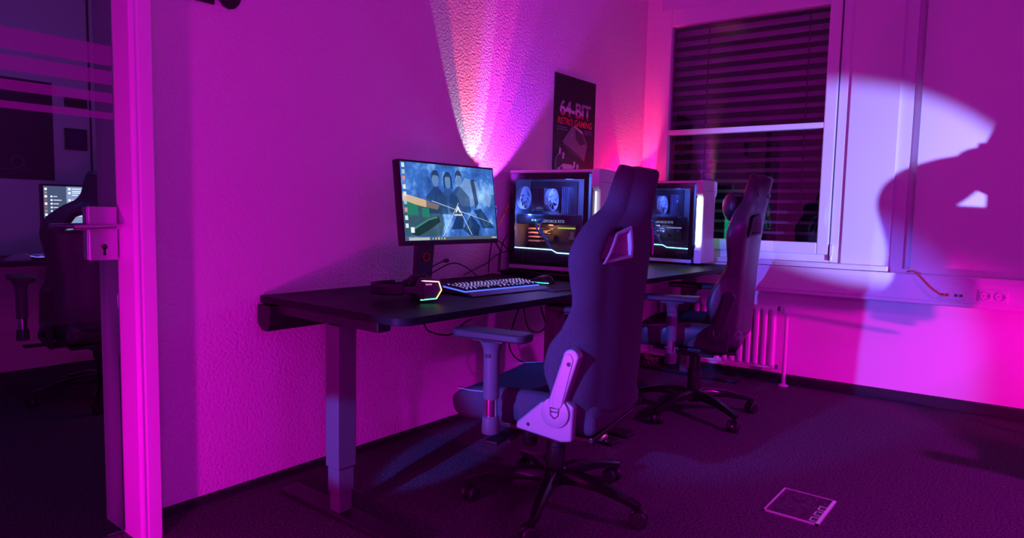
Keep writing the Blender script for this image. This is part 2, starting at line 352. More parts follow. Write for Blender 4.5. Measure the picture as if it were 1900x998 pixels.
# ------------------------------------------------------------------ desks
def desk(name, label, x0, x1, z, y0=-0.785, y1=-0.008, box=True):
    cx = (x0+x1)/2
    t = thing(name, label, 'desk', (cx, -0.4, 0), 0, 'sit-stand desks along the wall'); T = Matrix.Translation((-cx, 0.4, 0))
    rr = 0.055; pts = []
    for (cx_, cy_, a0, r_) in ((x0+rr, y0+rr, 180, rr), (x1-rr, y0+rr, 270, rr), (x1-0.012, y1-0.012, 0, 0.012), (x0+0.012, y1-0.012, 90, 0.012)):
        for k in range(7): a = R(a0+15*k); pts.append((cx_+r_*math.cos(a), cy_+r_*math.sin(a)))
    MB(T).prism(pts, z-0.025, z, 'Z').build('desktop', DESK, t, bevel=0.002)
    for sx, xx in ((1, x0+0.005), (-1, x1-0.005)):
        a, b = (xx, xx+0.075) if sx > 0 else (xx-0.075, xx)
        MB(T).box(a+0.01, b-0.01, -0.66, -0.10, z-0.060, z-0.025).build('side_rail', STEELB, t, smooth=False, bevel=0.004)
        L = MB(T).box(a, b, -0.475, -0.405, 0.176, z-0.060).build('leg', LEGM, t, smooth=False, bevel=0.003)
        MB(T).box(a+0.005, b-0.005, -0.470, -0.410, 0.088, 0.182).build('leg_stage', LEGM, L, smooth=False, bevel=0.003)
        MB(T).box(a+0.010, b-0.010, -0.465, -0.415, 0.018, 0.092).build('leg_stage', LEGM, L, smooth=False, bevel=0.003)
        m = (a+b)/2
        MB(T).box(m-0.040, m+0.040, -0.80, -0.13, 0.002, 0.022).build('foot', STEELB, t, smooth=False, bevel=0.006)
    MB(T).box(x0+0.08, x1-0.08, -0.47, -0.42, z-0.065, z-0.03).build('crossbar', STEELB, t, smooth=False, bevel=0.003)
    if box:
        q = [(-0.10, z-0.03), (-0.10, z-0.10), (-0.085, z-0.125), (-0.05, z-0.125), (-0.02, z-0.10), (-0.02, z-0.03)]
        MB(T).prism(q, x0-0.015, x0+0.42, 'X').build('cable_tray', PLB, t, smooth=False, bevel=0.004)
        MB(T).box(x0+0.16, x0+0.32, -0.70, -0.66, z-0.045, z-0.026).build('control_panel', PLB, t, smooth=False, bevel=0.006)
    return t
Z1, Z2 = 0.724, 0.745
desk('standing_desk', 'black sit-stand desk holding the lit monitor, keyboard and headset', 1.355, 2.70, Z1)
desk('standing_desk', 'black sit-stand desk carrying the two white computer towers', 2.755, 4.235, Z2, box=False)

# ------------------------------------------------------------------ monitor with wallpaper
def decal(name, pts, m, parent, y): return MB().flat([(a, y, b) for a, b in pts]).build(name, m, parent, smooth=False)
def ell(cx, cy, rx, ry, n=18): return [(cx+rx*math.cos(2*math.pi*k/n), cy+ry*math.sin(2*math.pi*k/n)) for k in range(n)]
def screen_mat():
    m = bpy.data.materials.new('nebula_wallpaper'); m.use_nodes = True; nt = m.node_tree; nt.nodes.clear(); MATS['neb'] = m
    N = nt.nodes.new; K = nt.links.new
    o = N('ShaderNodeOutputMaterial'); e = N('ShaderNodeEmission'); tc = N('ShaderNodeTexCoord'); n = N('ShaderNodeTexNoise')
    n.inputs['Scale'].default_value = 9; n.inputs['Detail'].default_value = 7; n.inputs['Roughness'].default_value = 0.62
    r = N('ShaderNodeValToRGB'); cr = r.color_ramp; cr.elements[0].position = 0.30; cr.elements[0].color = (0.008, 0.022, 0.12, 1)
    cr.elements[1].position = 0.72; cr.elements[1].color = (0.25, 0.50, 0.85, 1); a = cr.elements.new(0.52); a.color = (0.035, 0.12, 0.42, 1)
    K(tc.outputs['Object'], n.inputs['Vector']); K(n.outputs['Fac'], r.inputs['Fac']); K(r.outputs['Color'], e.inputs[0]); e.inputs[1].default_value = 1.5; K(e.outputs[0], o.inputs[0]); return m
NEB = screen_mat()
def tr_em(name, col, s, f):        # partly see-through print on the screen
    if name in MATS: return MATS[name]
    m = bpy.data.materials.new(name); m.use_nodes = True; nt = m.node_tree; nt.nodes.clear(); MATS[name] = m
    o = nt.nodes.new('ShaderNodeOutputMaterial'); e = nt.nodes.new('ShaderNodeEmission'); e.inputs[0].default_value = (*col, 1); e.inputs[1].default_value = s
    t = nt.nodes.new('ShaderNodeBsdfTransparent'); x = nt.nodes.new('ShaderNodeMixShader'); x.inputs[0].default_value = f
    nt.links.new(t.outputs[0], x.inputs[1]); nt.links.new(e.outputs[0], x.inputs[2]); nt.links.new(x.outputs[0], o.inputs[0]); return m
MX, MY = 1.985, -0.245
mo = thing('monitor', 'black monitor showing a blue space wallpaper, on the near desk', 'monitor', (MX, MY, Z1))
TM = Matrix.Translation((0.003, -0.128, 0.355)) @ Matrix.Rotation(R(-7), 4, 'X')     # panel centre
MB(TM).box(-0.277, 0.277, -0.010, 0.022, -0.163, 0.163).build('housing', PLB, mo, smooth=False, bevel=0.004)
MB(TM).box(-0.19, 0.19, 0.022, 0.050, -0.11, 0.10).build('rear_bulge', PLB, mo, smooth=False, bevel=0.02)
W2, H2 = 0.267, 0.150
scr = MB().box(-W2, W2, -0.0008, 0.0, -H2, H2).build('screen', NEB, mo, smooth=False)
scr.matrix_local = TM @ Matrix.Translation((0, -0.0102, 0.004))
def uv(u, v): return (-W2 + 2*W2*u, -H2 + 2*H2*v)
def dk(name, pts, m, lay): return decal(name, [uv(*p) for p in pts], m, scr, -0.0010-0.0003*lay)
dk('room_picture', [(0.0, 0.05), (0.36, 0.05), (0.40, 0.20), (0.38, 0.44), (0.20, 0.46), (0.0, 0.52)], tr_em('pic_base', (0.05, 0.12, 0.13), 0.8, 0.85), 0)
dk('picture_glow', [(0.0, 0.50), (0.0, 0.60), (0.20, 0.53), (0.36, 0.46), (0.34, 0.40), (0.18, 0.44)], tr_em('pic_glow', (0.95, 0.62, 0.28), 0.9, 0.75), 1)
dk('picture_desk', [(0.05, 0.10), (0.20, 0.25), (0.34, 0.32), (0.36, 0.24), (0.22, 0.12), (0.12, 0.05)], tr_em('pic_desk', (0.01, 0.03, 0.035), 1, 0.9), 2)
dk('picture_monitor', [(0.03, 0.33), (0.14, 0.32), (0.14, 0.45), (0.03, 0.50)], emis('pic_mon', (0.03, 0.30, 0.22), 0.7), 2)
dk('picture_monitor', [(0.18, 0.30), (0.25, 0.30), (0.25, 0.42), (0.18, 0.42)], emis('pic_mon', (0.03, 0.30, 0.22), 0.7), 2)
dk('picture_desk_edge', [(0.08, 0.16), (0.24, 0.28), (0.33, 0.31), (0.33, 0.29), (0.24, 0.26), (0.09, 0.14)], emis('pic_edge', (0.10, 0.42, 0.36), 0.6), 3)
for k, (u, v, sc_, tone) in enumerate(((0.335, 0.80, 1.0, 0.028), (0.465, 0.79, 0.95, 0.05), (0.585, 0.82, 1.05, 0.035))):
    body = tr_em('figure_body%d' % k, (tone*0.6, tone*1.6, tone*5), 0.8, 0.72); face = tr_em('figure_face%d' % k, (0.20, 0.36, 0.62), 0.8, 0.7); hair = tr_em('figure_hair', (0.010, 0.022, 0.07), 1, 0.85)
    a = 0.56
    dk('figure', [(u-0.115*sc_, v-0.45), (u-0.105*sc_, v-0.23), (u-0.05*sc_, v-0.15), (u-0.022, v-0.10), (u+0.022, v-0.10), (u+0.05*sc_, v-0.15), (u+0.105*sc_, v-0.23), (u+0.115*sc_, v-0.45)], body, 1.5+k*0.15)
    dk('figure_head', ell(u, v, 0.036*sc_, 0.095*sc_), face, 2)
    dk('figure_hair', [(u-0.040, v+0.0), (u-0.038, v+0.07), (u-0.015, v+0.12), (u+0.02, v+0.12), (u+0.040, v+0.06), (u+0.040, v), (u+0.028, v+0.05), (u-0.02, v+0.055)], hair, 3)
    if k == 1: dk('figure_hair', [(u-0.045, v-0.12), (u-0.046, v+0.06), (u-0.028, v+0.06), (u-0.030, v-0.10)], hair, 3); dk('figure_hair', [(u+0.030, v-0.10), (u+0.028, v+0.06), (u+0.046, v+0.06), (u+0.045, v-0.12)], hair, 3)
DKB = tr_em('dark_letter', (0.006, 0.018, 0.075), 1, 0.82)
for P in ([(0.47, 0.14), (0.55, 0.36), (0.62, 0.36), (0.60, 0.14)], [(0.60, 0.14), (0.70, 0.34), (0.80, 0.18), (0.77, 0.05), (0.68, 0.05)], [(0.74, 0.40), (0.82, 0.43), (0.97, 0.15), (0.83, 0.15)], [(0.72, 0.82), (0.76, 0.84), (0.80, 0.50), (0.76, 0.42)]):
    dk('dark_letter', P, DKB, 3)
PALE = tr_em('pale_glow', (0.45, 0.70, 0.95), 0.9, 0.35)
dk('light_cloud', [(0.55, 0.62), (0.66, 0.85), (0.80, 0.80), (0.84, 0.60), (0.72, 0.45), (0.60, 0.46)], PALE, 1)
dk('light_cloud', [(0.80, 0.55), (0.90, 0.72), (0.97, 0.60), (0.93, 0.45)], PALE, 1)
LINE = tr_em('beam', (0.75, 0.88, 1.0), 1.0, 0.7)
for P in ([(0.28, 0.52), (0.97, 0.22), (0.97, 0.215), (0.28, 0.51)], [(0.57, 0.50), (0.38, 0.05), (0.372, 0.05), (0.563, 0.50)], [(0.56, 0.46), (0.70, 0.06), (0.692, 0.06), (0.553, 0.46)]):
    dk('light_beam', P, LINE, 4)
WHT = emis('screen_white', (0.85, 0.92, 1.0), 1.0)
dk('logo', [(0.525, 0.37), (0.555, 0.46), (0.585, 0.37), (0.57, 0.37), (0.555, 0.42), (0.54, 0.37)], WHT, 5)
dk('logo_bar', [(0.512, 0.325), (0.598, 0.325), (0.598, 0.345), (0.512, 0.345)], emis('logo_cream', (0.9, 0.8, 0.75), 0.9), 5)
dk('taskbar', [(0, 0), (1, 0), (1, 0.042), (0, 0.042)], emis('taskbar_grey', (0.10, 0.12, 0.16), 0.9), 4)
dk('search_box', [(0.03, 0.004), (0.235, 0.004), (0.235, 0.038), (0.03, 0.038)], emis('search_grey', (0.55, 0.58, 0.62), 0.9), 5)
for k, u in enumerate((0.26, 0.29, 0.32, 0.35, 0.38)):
    dk('taskbar_icon', [(u, 0.008), (u+0.014, 0.008), (u+0.014, 0.034), (u, 0.034)], emis('ticon%d' % (k % 3), ((0.2, 0.5, 0.9), (0.9, 0.6, 0.2), (0.8, 0.8, 0.8))[k % 3], 0.9), 5)
for k, v in enumerate((0.955, 0.87, 0.79, 0.68, 0.59, 0.49, 0.39, 0.29, 0.19)):
    c = k % 4
    dk('desktop_icon', [(0.008, v-0.028), (0.036, v-0.028), (0.036, v+0.028), (0.008, v+0.028)], emis('dicon%d' % c, ((0.8, 0.88, 0.95), (0.45, 0.62, 0.8), (0.75, 0.3, 0.35), (0.85, 0.9, 0.8))[c], 0.9), 5)
dk('desktop_icon', [(0.055, 0.10), (0.09, 0.10), (0.09, 0.17), (0.055, 0.17)], WHT, 5)
dk('clock', [(0.93, 0.012), (0.985, 0.012), (0.985, 0.030), (0.93, 0.030)], emis('search_grey', (0.55, 0.58, 0.62), 0.9), 5)
stand = MB().prism([(-0.045, 0.012), (-0.055, 0.30), (-0.035, 0.38), (0.035, 0.38), (0.050, 0.30), (0.045, 0.012)], -0.012, 0.012, 'Y', Matrix.Translation((-0.03, 0.0, 0)) @ Matrix.Rotation(R(5), 4, 'X')).build('stand_column', mat('stand_grey', (0.06, 0.06, 0.07), 0.4), mo, smooth=False, bevel=0.004)
MB().lathe([(0.014, -0.0165), (0.019, -0.0165), (0.019, -0.012), (0.014, -0.012)], (-0.03, -0.012, 0.135), 20, 'Y').build('cable_ring', mat('red_ring', (0.6, 0.02, 0.03), 0.4), stand)
MB().box(-0.05, 0.02, -0.06, 0.01, 0.31, 0.40).build('panel_mount', PLB, mo, smooth=False, bevel=0.005)
MB().box(-0.12, 0.10, -0.10, 0.08, 0, 0.012).build('stand_foot', mat('stand_grey', (0.06, 0.06, 0.07), 0.4), mo, smooth=False, bevel=0.004)

# ------------------------------------------------------------------ keyboard, mouse, pad, headset
kb = thing('keyboard', 'black mechanical keyboard with blue backlit keys on the near desk', 'keyboard', (2.135, -0.480, Z1), R(-5))
MB().prism([(-0.09, 0.004), (-0.09, 0.012), (0.07, 0.024), (0.07, 0.004)], -0.225, 0.225, 'X').build('body', PLB, kb, smooth=False, bevel=0.003)
MB().box(-0.218, 0.218, -0.068, 0.062, 0.010, 0.0225, Matrix.Rotation(R(4.2), 4, 'X')).build('light_plate', emis('kb_glow', (0.06, 0.10, 1.0), 2.2), kb, smooth=False)
MB().prism([(-0.125, 0.002), (-0.125, 0.006), (-0.092, 0.016), (-0.092, 0.002)], -0.225, 0.225, 'X').build('wrist_rest', mat('rest_grey', (0.12, 0.11, 0.13), 0.5), kb, smooth=False, bevel=0.002)
KEY = mat('keycap', (0.02, 0.02, 0.024), 0.5); LEG = emis('key_legend', (0.45, 0.35, 1.0), 1.2)
key_me = {}
def add_key(x, y, wd):
    k = round(wd, 4)
    if k not in key_me:
        a, b = wd/2-0.0014, 0.0078
        q = MB(); q.ring([[(-a, -b, 0), (a, -b, 0), (a, b, 0), (-a, b, 0)], [(-a+0.002, -b+0.002, 0.010), (a-0.002, -b+0.002, 0.010), (a-0.002, b-0.001, 0.010), (-a+0.002, b-0.001, 0.010)]])
        q.add([(-0.0035, -b+0.0005, 0.0075), (0.0035, -b+0.0005, 0.0075), (0.0035, -b+0.0028, 0.0104), (-0.0035, -b+0.0028, 0.0104)], [(0, 1, 2, 3)]); q.add([(-0.004, -0.003, 0.0104), (0.004, -0.003, 0.0104), (0.004, 0.002, 0.0104), (-0.004, 0.002, 0.0104)], [(0, 1, 2, 3)])
        o = q.build('key', KEY, kb, smooth=False); key_me[k] = o.data; o.data.materials.append(LEG)
        for pf_ in o.data.polygons[-2:]: pf_.material_index = 1
    else:
        o = bpy.data.objects.new('key', key_me[k]); COL.objects.link(o); o.parent = kb
    o.location = (x, y, 0.0225 + (y+0.0)*0.072); o.rotation_euler = (R(4.2), 0, 0)
P = 0.0192
for r_ in range(6):
    y = -0.056 + r_*0.0205
    n = 22
    x = -0.213
    if r_ == 0:
        seq = [1.25, 1.25, 1.25, 6.0, 1.25, 1.25, 1.25, 1.25, 0.25, 1, 1, 1, 0.25, 2, 1, 1]
        gaps = (0.25,)
    elif r_ == 1: seq = [1.25, 1, 1, 1, 1, 1, 1, 1, 1, 1, 1, 2.75, 1.25, 1, 1.25, 1, 1, 1, 1]; seq[12] = -1.25; seq[14] = -1.25
    elif r_ == 5: seq = [1, -1, 1, 1, 1, 1, -0.5, 1, 1, 1, 1, -0.5, 1, 1, 1, 1, -0.25, 1, 1, 1, -0.25, 1, 1, 1, 1]
    else: seq = [1.5] + [1]*12 + [1.5] + [-0.25, 1, 1, 1, -0.25, 1, 1, 1, 1]
    for wd in seq:
        if wd == 0.25: wd = -0.25
        if wd > 0: add_key(x + wd*P/2, y, wd*P)
        x += abs(wd)*P
MB().box(-0.222, 0.222, -0.0915, -0.0905, 0.006, 0.0125).build('front_light_bar', emis('kb_bar', (0.10, 0.14, 1.0), 0.9), kb, smooth=False)
mp = tag(MB().box(-0.16, 0.16, -0.13, 0.13, 0, 0.003).build('mouse_pad', mat('pad_cloth', (0.02, 0.02, 0.025), 0.8), smooth=False, bevel=0.001), 'thin black mouse pad under the mouse', 'mouse pad')
mp.location = (2.44, -0.57, Z1+0.0005); mp.rotation_euler = (0, 0, R(-2))
ms = thing('mouse', 'black mouse with a green glowing edge on the pad', 'mouse', (2.49, -0.475, Z1+0.0038), R(8))
def mouse_body(s_, h_):
    rings = []
    for i in range(9):
        t = i/8; y = -0.062 + 0.124*t; ww_ = 0.033*math.sqrt(max(0.02, 1-(2*t-1)**2*0.72))*s_; hh = (0.014+0.028*math.sin(math.pi*min(1, t*0.8+0.25)))*h_
        if i in (0, 8): hh *= 0.55
        rings.append([(ww_*math.cos(a), y, 0.002+max(0, math.sin(a))*hh) for a in [2*math.pi*k/14 for k in range(14)]])
    q = MB(); q.ring(rings); return q
mouse_body(1, 1).build('shell', PLBG, ms, sub=1)
MB().box(-0.006, 0.006, -0.050, -0.030, 0.020, 0.032).build('wheel', PLB, ms, bevel=0.003)
MB().tube([(-0.026, -0.052, 0.007), (-0.0345, -0.03, 0.007), (-0.0355, 0.0, 0.008), (-0.033, 0.03, 0.008)], 0.0018, 6, 3).build('light_strip', emis('mouse_led', (0.05, 0.9, 0.55), 2.5), ms)

hs = thing('headset', 'black gaming headset with a rainbow lit ear cup lying on desk', 'headset', (1.655, -0.47, Z1), R(-32))
# lies on its side: band arc in the horizontal plane, cups at the +x end
band = [(0.115*math.cos(a)*-1 + 0.0, 0.085*math.sin(a), 0.048) for a in [R(d) for d in range(-80, 81, 10)]]
bm_ = MB()
rings = []
for i, p in enumerate(band):
    a = R(-80+10*i); n_ = Vector((-math.cos(a), math.sin(a)*1.2, 0)).normalized()
    pv = Vector(p); t_ = 0.007
    rings.append([pv - n_*t_ + Vector((0, 0, -0.019)), pv + n_*t_ + Vector((0, 0, -0.019)), pv + n_*t_ + Vector((0, 0, 0.019)), pv - n_*t_ + Vector((0, 0, 0.019))])
bm_.ring(rings).build('headband', mat('band_leather', (0.02, 0.02, 0.024), 0.55), hs, bevel=0.005, sub=0)
for sy in (-1, 1):
    MB().prism([(-0.022, 0.036), (0.02, 0.034), (0.045, 0.012), (0.055, 0.012), (0.050, 0.085), (0.04, 0.088), (0.02, 0.060), (-0.022, 0.058)], sy*0.086-0.005, sy*0.086+0.005, 'Y').build('yoke', PLB, hs, smooth=False, bevel=0.003)
    c = MB(); hexa = [(0.035, 0.004), (0.100, 0.010), (0.122, 0.045), (0.112, 0.082), (0.040, 0.090), (0.022, 0.048)]
    cup = c.prism(hexa, sy*0.072-0.016, sy*0.072+0.016, 'Y').build('ear_cup', mat('cup_plastic', (0.035, 0.033, 0.038), 0.4), hs, smooth=False, bevel=0.006)
    MB().prism(ell(0.072, 0.048, 0.038, 0.042, 16), sy*0.048-0.010, sy*0.048+0.012, 'Y').build('ear_pad', mat('pad_leather', (0.02, 0.02, 0.022), 0.6), hs, bevel=0.006)
    if sy < 0:
        yy = -0.0895
        mk = lambda a, b, col, nm: MB().tube([(a[0], yy, a[1]), (b[0], yy, b[1])], 0.0019, 6).build('light_line', emis(nm, col, 3.0), cup)
        A_, B_, C_, D_ = (0.042, 0.080), (0.105, 0.076), (0.115, 0.046), (0.097, 0.016)
        mk(A_, B_, (1.0, 0.35, 0.45), 'led_pink'); mk(B_, C_, (1.0, 0.55, 0.25), 'led_orange'); mk(C_, D_, (0.9, 0.75, 0.2), 'led_yellow'); mk(D_, (0.040, 0.012), (0.1, 0.9, 0.45), 'led_green')
        for q in range(4): MB().prism([(0.058+q*0.006, 0.069), (0.0625+q*0.006, 0.069), (0.0615+q*0.006, 0.064), (0.059+q*0.006, 0.064)], yy, yy+0.002, 'Y').build('brand_mark', emis('mark_pink', (0.8, 0.25, 0.8), 1.0), cup, smooth=False)
mic = MB().tube([(0.08, 0.07, 0.085), (0.10, 0.09, 0.10), (0.145, 0.10, 0.125), (0.17, 0.10, 0.135)], 0.0028, 8, 5).lathe([(0.002, -0.012), (0.007, -0.009), (0.008, 0.0), (0.007, 0.009), (0.002, 0.012)], (0.178, 0.10, 0.137), 12, 'X')
mic.build('microphone', PLB, hs)

# ------------------------------------------------------------------ computer towers
def tower(label, loc, rz, led, glow, power, letters, rainbow):
    # local: x across the case (0 = glass side), -y towards the front, z up
    t = thing('computer_tower', label, 'computer', loc, rz, 'white computer towers on the far desk')
    W, D, H = 0.235, 0.50, 0.525
    z0 = 0.022
    INN = mat('case_inside', (0.14, 0.14, 0.17), 0.5)
    MB().box(0.012, W, -D+0.03, 0, z0+0.012, z0+0.02).box(W-0.012, W, -D+0.03, 0, z0+0.01, H-0.02).box(0.006, W, -0.012, 0, z0+0.01, H-0.02).box(0.006, W, -D+0.03, 0, H-0.022, H-0.014).box(0.012, W, -D+0.028, -D+0.036, z0+0.01, H-0.02).build('chassis', INN, t, smooth=False)
    tp = MB().prism([(0.0, 0.0), (0.0, -D+0.045), (0.010, -D+0.03), (W-0.010, -D+0.03), (W, -D+0.045), (W, 0.0)], H-0.014, H, 'Z').build('top_panel', CASEW, t, smooth=False, bevel=0.003)
    MB().box(0.03, W-0.03, -D+0.10, -0.03, H, H+0.004).build('top_vent', PLB, tp, smooth=False, bevel=0.002)
    MB().box(0.006, W-0.006, -D+0.05, 0, 0.010, z0+0.012).build('bottom_panel', CASEW, t, smooth=False, bevel=0.004)
    for y in (-0.06, -D+0.08):
        for x in (0.04, W-0.04): MB().cyl((x, y, 0), (x, y, 0.011), 0.014, n=14).build('foot', PLB, t)
    i = 0.024
    prof = [(0.0, 0.012), (W, 0.012), (W, 0.095), (W-i, 0.125), (W-i, H-0.105), (W, H-0.080), (W, H-0.006), (W-0.012, H+0.004), (0.012, H+0.004), (0.0, H-0.006), (0.0, H-0.080), (i, H-0.105), (i, 0.125), (0.0, 0.095)]
    fp = MB().prism(prof, -D-0.012, -D+0.03, 'Y').build('front_panel', CASEW, t, smooth=False, bevel=0.003)
    MB().box(0.035, W-0.035, -D-0.0125, -D-0.0105, H-0.062, H-0.060).build('panel_seam', PVCG, fp, smooth=False)
    MB().box(0.008, 0.014 if letters[0] == 'a' else 0.018, -D+0.006, -D+0.012 if letters[0] == 'a' else -D+0.026, 0.128, H-0.108).build('light_strip', emis('led_white_'+letters[0], led[0], led[2]), t, smooth=False)
    MB().box(W-0.016, W-0.004, -D+0.004, -D+0.028, 0.128, H-0.108).build('light_strip', emis('led_side_'+letters[0], led[1], led[2]*0.5), t, smooth=False)
    # side door: black border and glass
    gb = MB()
    a0, a1, b0, b1 = -D+0.045, -0.006, z0+0.01, H-0.016
    gb.box(0.0, 0.005, a0, a0+0.025, b0, b1).box(0.0, 0.005, a1-0.030, a1, b0, b1).box(0.0, 0.005, a0+0.025, a1-0.030, b1-0.032, b1).box(0.0, 0.005, a0+0.025, a1-0.030, b0, b0+0.020)
    door = gb.build('side_door_border', PLBG, t, smooth=False)
    MB().box(0.0015, 0.0045, a0+0.025, a1-0.030, b0+0.020, b1-0.032).build('glass_panel', GLASSC, t, smooth=False)
    for z in (0.13, 0.42): MB().box(-0.004, 0.0, -0.028, -0.006, z-0.02, z+0.02).build('door_hinge', PLB, t, smooth=False, bevel=0.001)
    # shroud with the light line
    MB().box(0.010, W-0.02, -0.43, -0.014, z0+0.02, 0.118).build('power_shroud', mat('shroud', (0.05, 0.05, 0.07), 0.35), t, smooth=False, bevel=0.002)
    MB().tube([(0.007, -0.03, 0.121), (0.007, -0.255, 0.117), (0.007, -0.285, 0.103), (0.007, -0.43, 0.100)], 0.0028, 6).build('light_line', emis('shroud_led_'+letters[0], led[3], 5.0), t)
    # mainboard, fans, cooler, memory, graphics card
    mbd = MB().box(W-0.035, W-0.028, -0.30, -0.03, 0.15, 0.475).build('mainboard', mat('board', (0.02, 0.025, 0.035), 0.4), t, smooth=False)
    for k in range(14):
        y = -0.05 - random.random()*0.24; z = 0.16 + random.random()*0.30; a = 0.006+random.random()*0.012; b = 0.005+random.random()*0.010
        MB().box(W-0.050-random.random()*0.02, W-0.035, y-a, y+a, z-b, z+b).build('board_chip', (mat('chip_grey', (0.35, 0.36, 0.4), 0.35, metal=0.6), mat('chip_dark', (0.05, 0.05, 0.06), 0.4))[k % 2], mbd, smooth=False)
    FANM = mat('fan_pale', (0.62, 0.64, 0.72), 0.4)
    def fan(y, x, z, r, side):
        f = MB().lathe([(r, -0.012), (r*1.06, -0.012), (r*1.06, 0.012), (r, 0.012)], (x, y, z), 32, 'Y').build('fan_ring', FANM, t)
        MB().lathe([(0.002, -0.008), (r*0.30, -0.007), (r*0.33, 0.006), (0.002, 0.006)], (x, y, z), 20, 'Y').build('fan_hub', FANM, f)
        for k in range(9):
            a = 2*math.pi*k/9; q = []
            for (rr, da, dy) in ((0.3, -0.05, -0.006), (0.98, 0.20, -0.009), (0.98, 0.72, 0.006), (0.3, 0.55, 0.004)):
                q.append((x + r*rr*math.cos(a+da), y+dy, z + r*rr*math.sin(a+da)))
            MB().flat(q).build('fan_blade', FANM, f, solid=0.0015)
        return f
    fan(-0.030, 0.105, 0.385, 0.058, 1)
    fan(-0.195, 0.110, 0.375, 0.056, 1)
    cl = MB()
    for k in range(12): cl.box(0.055, 0.165, -0.178+k*0.0055, -0.1755+k*0.0055, 0.315, 0.435)
    cl.build('cooler_fins', mat('fin_metal', (0.22, 0.22, 0.26), 0.3, metal=0.9), t, smooth=False)
    for k in range(4): MB().box(0.165, W-0.035, -0.232-k*0.011, -0.227-k*0.011, 0.305, 0.445).build('memory_stick', mat('heat_spreader', (0.20, 0.26, 0.40), 0.3, metal=0.7), t, smooth=False)
    g = MB().box(0.055, W-0.035, -0.335, -0.025, 0.245, 0.298).build('graphics_card', mat('gpu_shell', (0.03, 0.03, 0.035), 0.35), t, smooth=False, bevel=0.004)
    MB().box(0.052, 0.056, -0.33, -0.03, 0.292, 0.297).build('card_edge', mat('fin_metal', (0.22, 0.22, 0.26), 0.3, metal=0.9), g, smooth=False)
    text_mesh('card_lettering', 'GEFORCE RTX', 0.020, emis('card_text', (0.35, 0.45, 0.75), 0.9), g, Matrix.Translation((0.0545, -0.235, 0.262)) @ Matrix.Rotation(R(-90), 4, 'Z') @ Matrix.Rotation(R(90), 4, 'X'), bold=0.0004)
    for k in range(3): MB().box(0.0535, 0.056, -0.118-k*0.017, -0.108-k*0.017, 0.262, 0.271).build('connector_light', emis('conn_led', (0.15, 0.95, 0.35), 2.0), g, smooth=False)
    for k in range(4): MB().box(W-0.10, W-0.035, -0.115, -0.045, 0.150+k*0.022, 0.158+k*0.022).build('slot_cover', mat('slot_pink', (0.75, 0.45, 0.50), 0.4), t, smooth=False)
    for k in range(9):
        y = -0.125 - random.random()*0.06; z = 0.145+random.random()*0.075
        MB().box(W-0.06, W-0.045, y-0.004, y+0.004, z-0.002, z+0.002, Matrix.Identity(4)).build('board_light', emis('board_led_'+letters[0], rainbow[0], 1.6), mbd, smooth=False)
    MB().box(W-0.055, W-0.045, -0.30, -0.20, 0.222, 0.230).build('board_light', emis('board_led2_'+letters[0], rainbow[1], 1.0), mbd, smooth=False)
    for dx in (0, 0.012):
        MB().tube([(0.06+dx, -0.165-dx*2, 0.272), (0.035+dx, -0.150-dx*2, 0.262), (0.030+dx, -0.155-dx, 0.22), (0.035+dx, -0.20, 0.17), (0.04+dx, -0.235, 0.118)], 0.0055, 8, 5).build('power_lead', mat('sleeved_lead', (0.10, 0.12, 0.25), 0.5), t)
    bb = light('case_light', 'POINT', (0, 0, 0), glow, power, size=0.03); bb.parent = t; bb.location = (0.04, -0.33, 0.455)
    bb = light('case_light', 'POINT', (0, 0, 0), glow, power*0.5, size=0.02); bb.parent = t; bb.location = (0.05, -0.09, 0.30)
    bb = light('case_light', 'POINT', (0, 0, 0), rainbow[0], power*0.12, size=0.02); bb.parent = t; bb.location = (0.10, -0.12, 0.225)
    return t
tower('white computer tower with blue lit inside and white front light, beside the mouse', (2.79, -0.035, Z2+0.001), R(8), [(0.75, 0.85, 1.0), (0.3, 0.5, 1.0), 2.0, (0.35, 0.6, 1.0)], (0.10, 0.20, 1.0), 5.0, 'ab', [(1.0, 0.35, 0.12), (0.55, 0.75, 0.15)])
tower('white computer tower with cyan green edge lights at the window end of desk', (3.985, -0.085, Z2+0.001), R(1), [(0.80, 0.92, 1.0), (0.0, 0.85, 0.45), 6.0, (0.25, 0.9, 1.0)], (0.08, 0.18, 1.0), 3.5, 'cd', [(0.3, 0.4, 1.0), (0.3, 0.3, 0.9)])

# ------------------------------------------------------------------ lamps behind the screens
UPX, UPY = 2.555, -0.115
ul = thing('led_uplight', 'small black LED uplight fixed to the wall behind the monitor', 'lamp', (UPX, UPY, 1.02))
MB().lathe([(0.002, 0), (0.020, 0), (0.024, 0.012), (0.024, 0.055), (0.002, 0.055)]).build('body', PLB, ul)
MB().box(-0.008, 0.008, 0.018, -UPY+0.001, 0.012, 0.036).build('wall_arm', PLB, ul, smooth=False, bevel=0.002)
MB().lathe([(0.002, 0.056), (0.020, 0.056), (0.018, 0.060), (0.002, 0.061)]).build('lens', emis('uplight_lens', (1.0, 0.7, 0.6), 3.0), ul)
def up(col, power, dx, tx, ty, cone, blend, size=0.006, dz=0.07):
    o = light('uplight_led', 'SPOT', (0, 0, 0), col, power, size=size, cone=cone, blend=blend); o.parent = ul
    o.location = (dx, 0, dz); o.rotation_euler = Vector((tx, ty, 1)).to_track_quat('-Z', 'Y').to_euler()
up((0.62, 0.66, 0.70), 15, 0.0, -0.10, 0.20, 30, 0.10)
up((1.0, 0.06, 0.12), 58, 0.004, 0.04, 0.22, 33, 0.15)
up((1.0, 0.03, 0.50), 26, 0.008, 0.20, 0.22, 34, 0.25)
up((0.50, 0.03, 1.0), 75, 0.010, 0.44, 0.28, 50, 0.4)
lr = thing('led_uplight', 'slim black LED uplight standing in the room corner behind the tower', 'lamp', (4.10, -0.045, Z2))
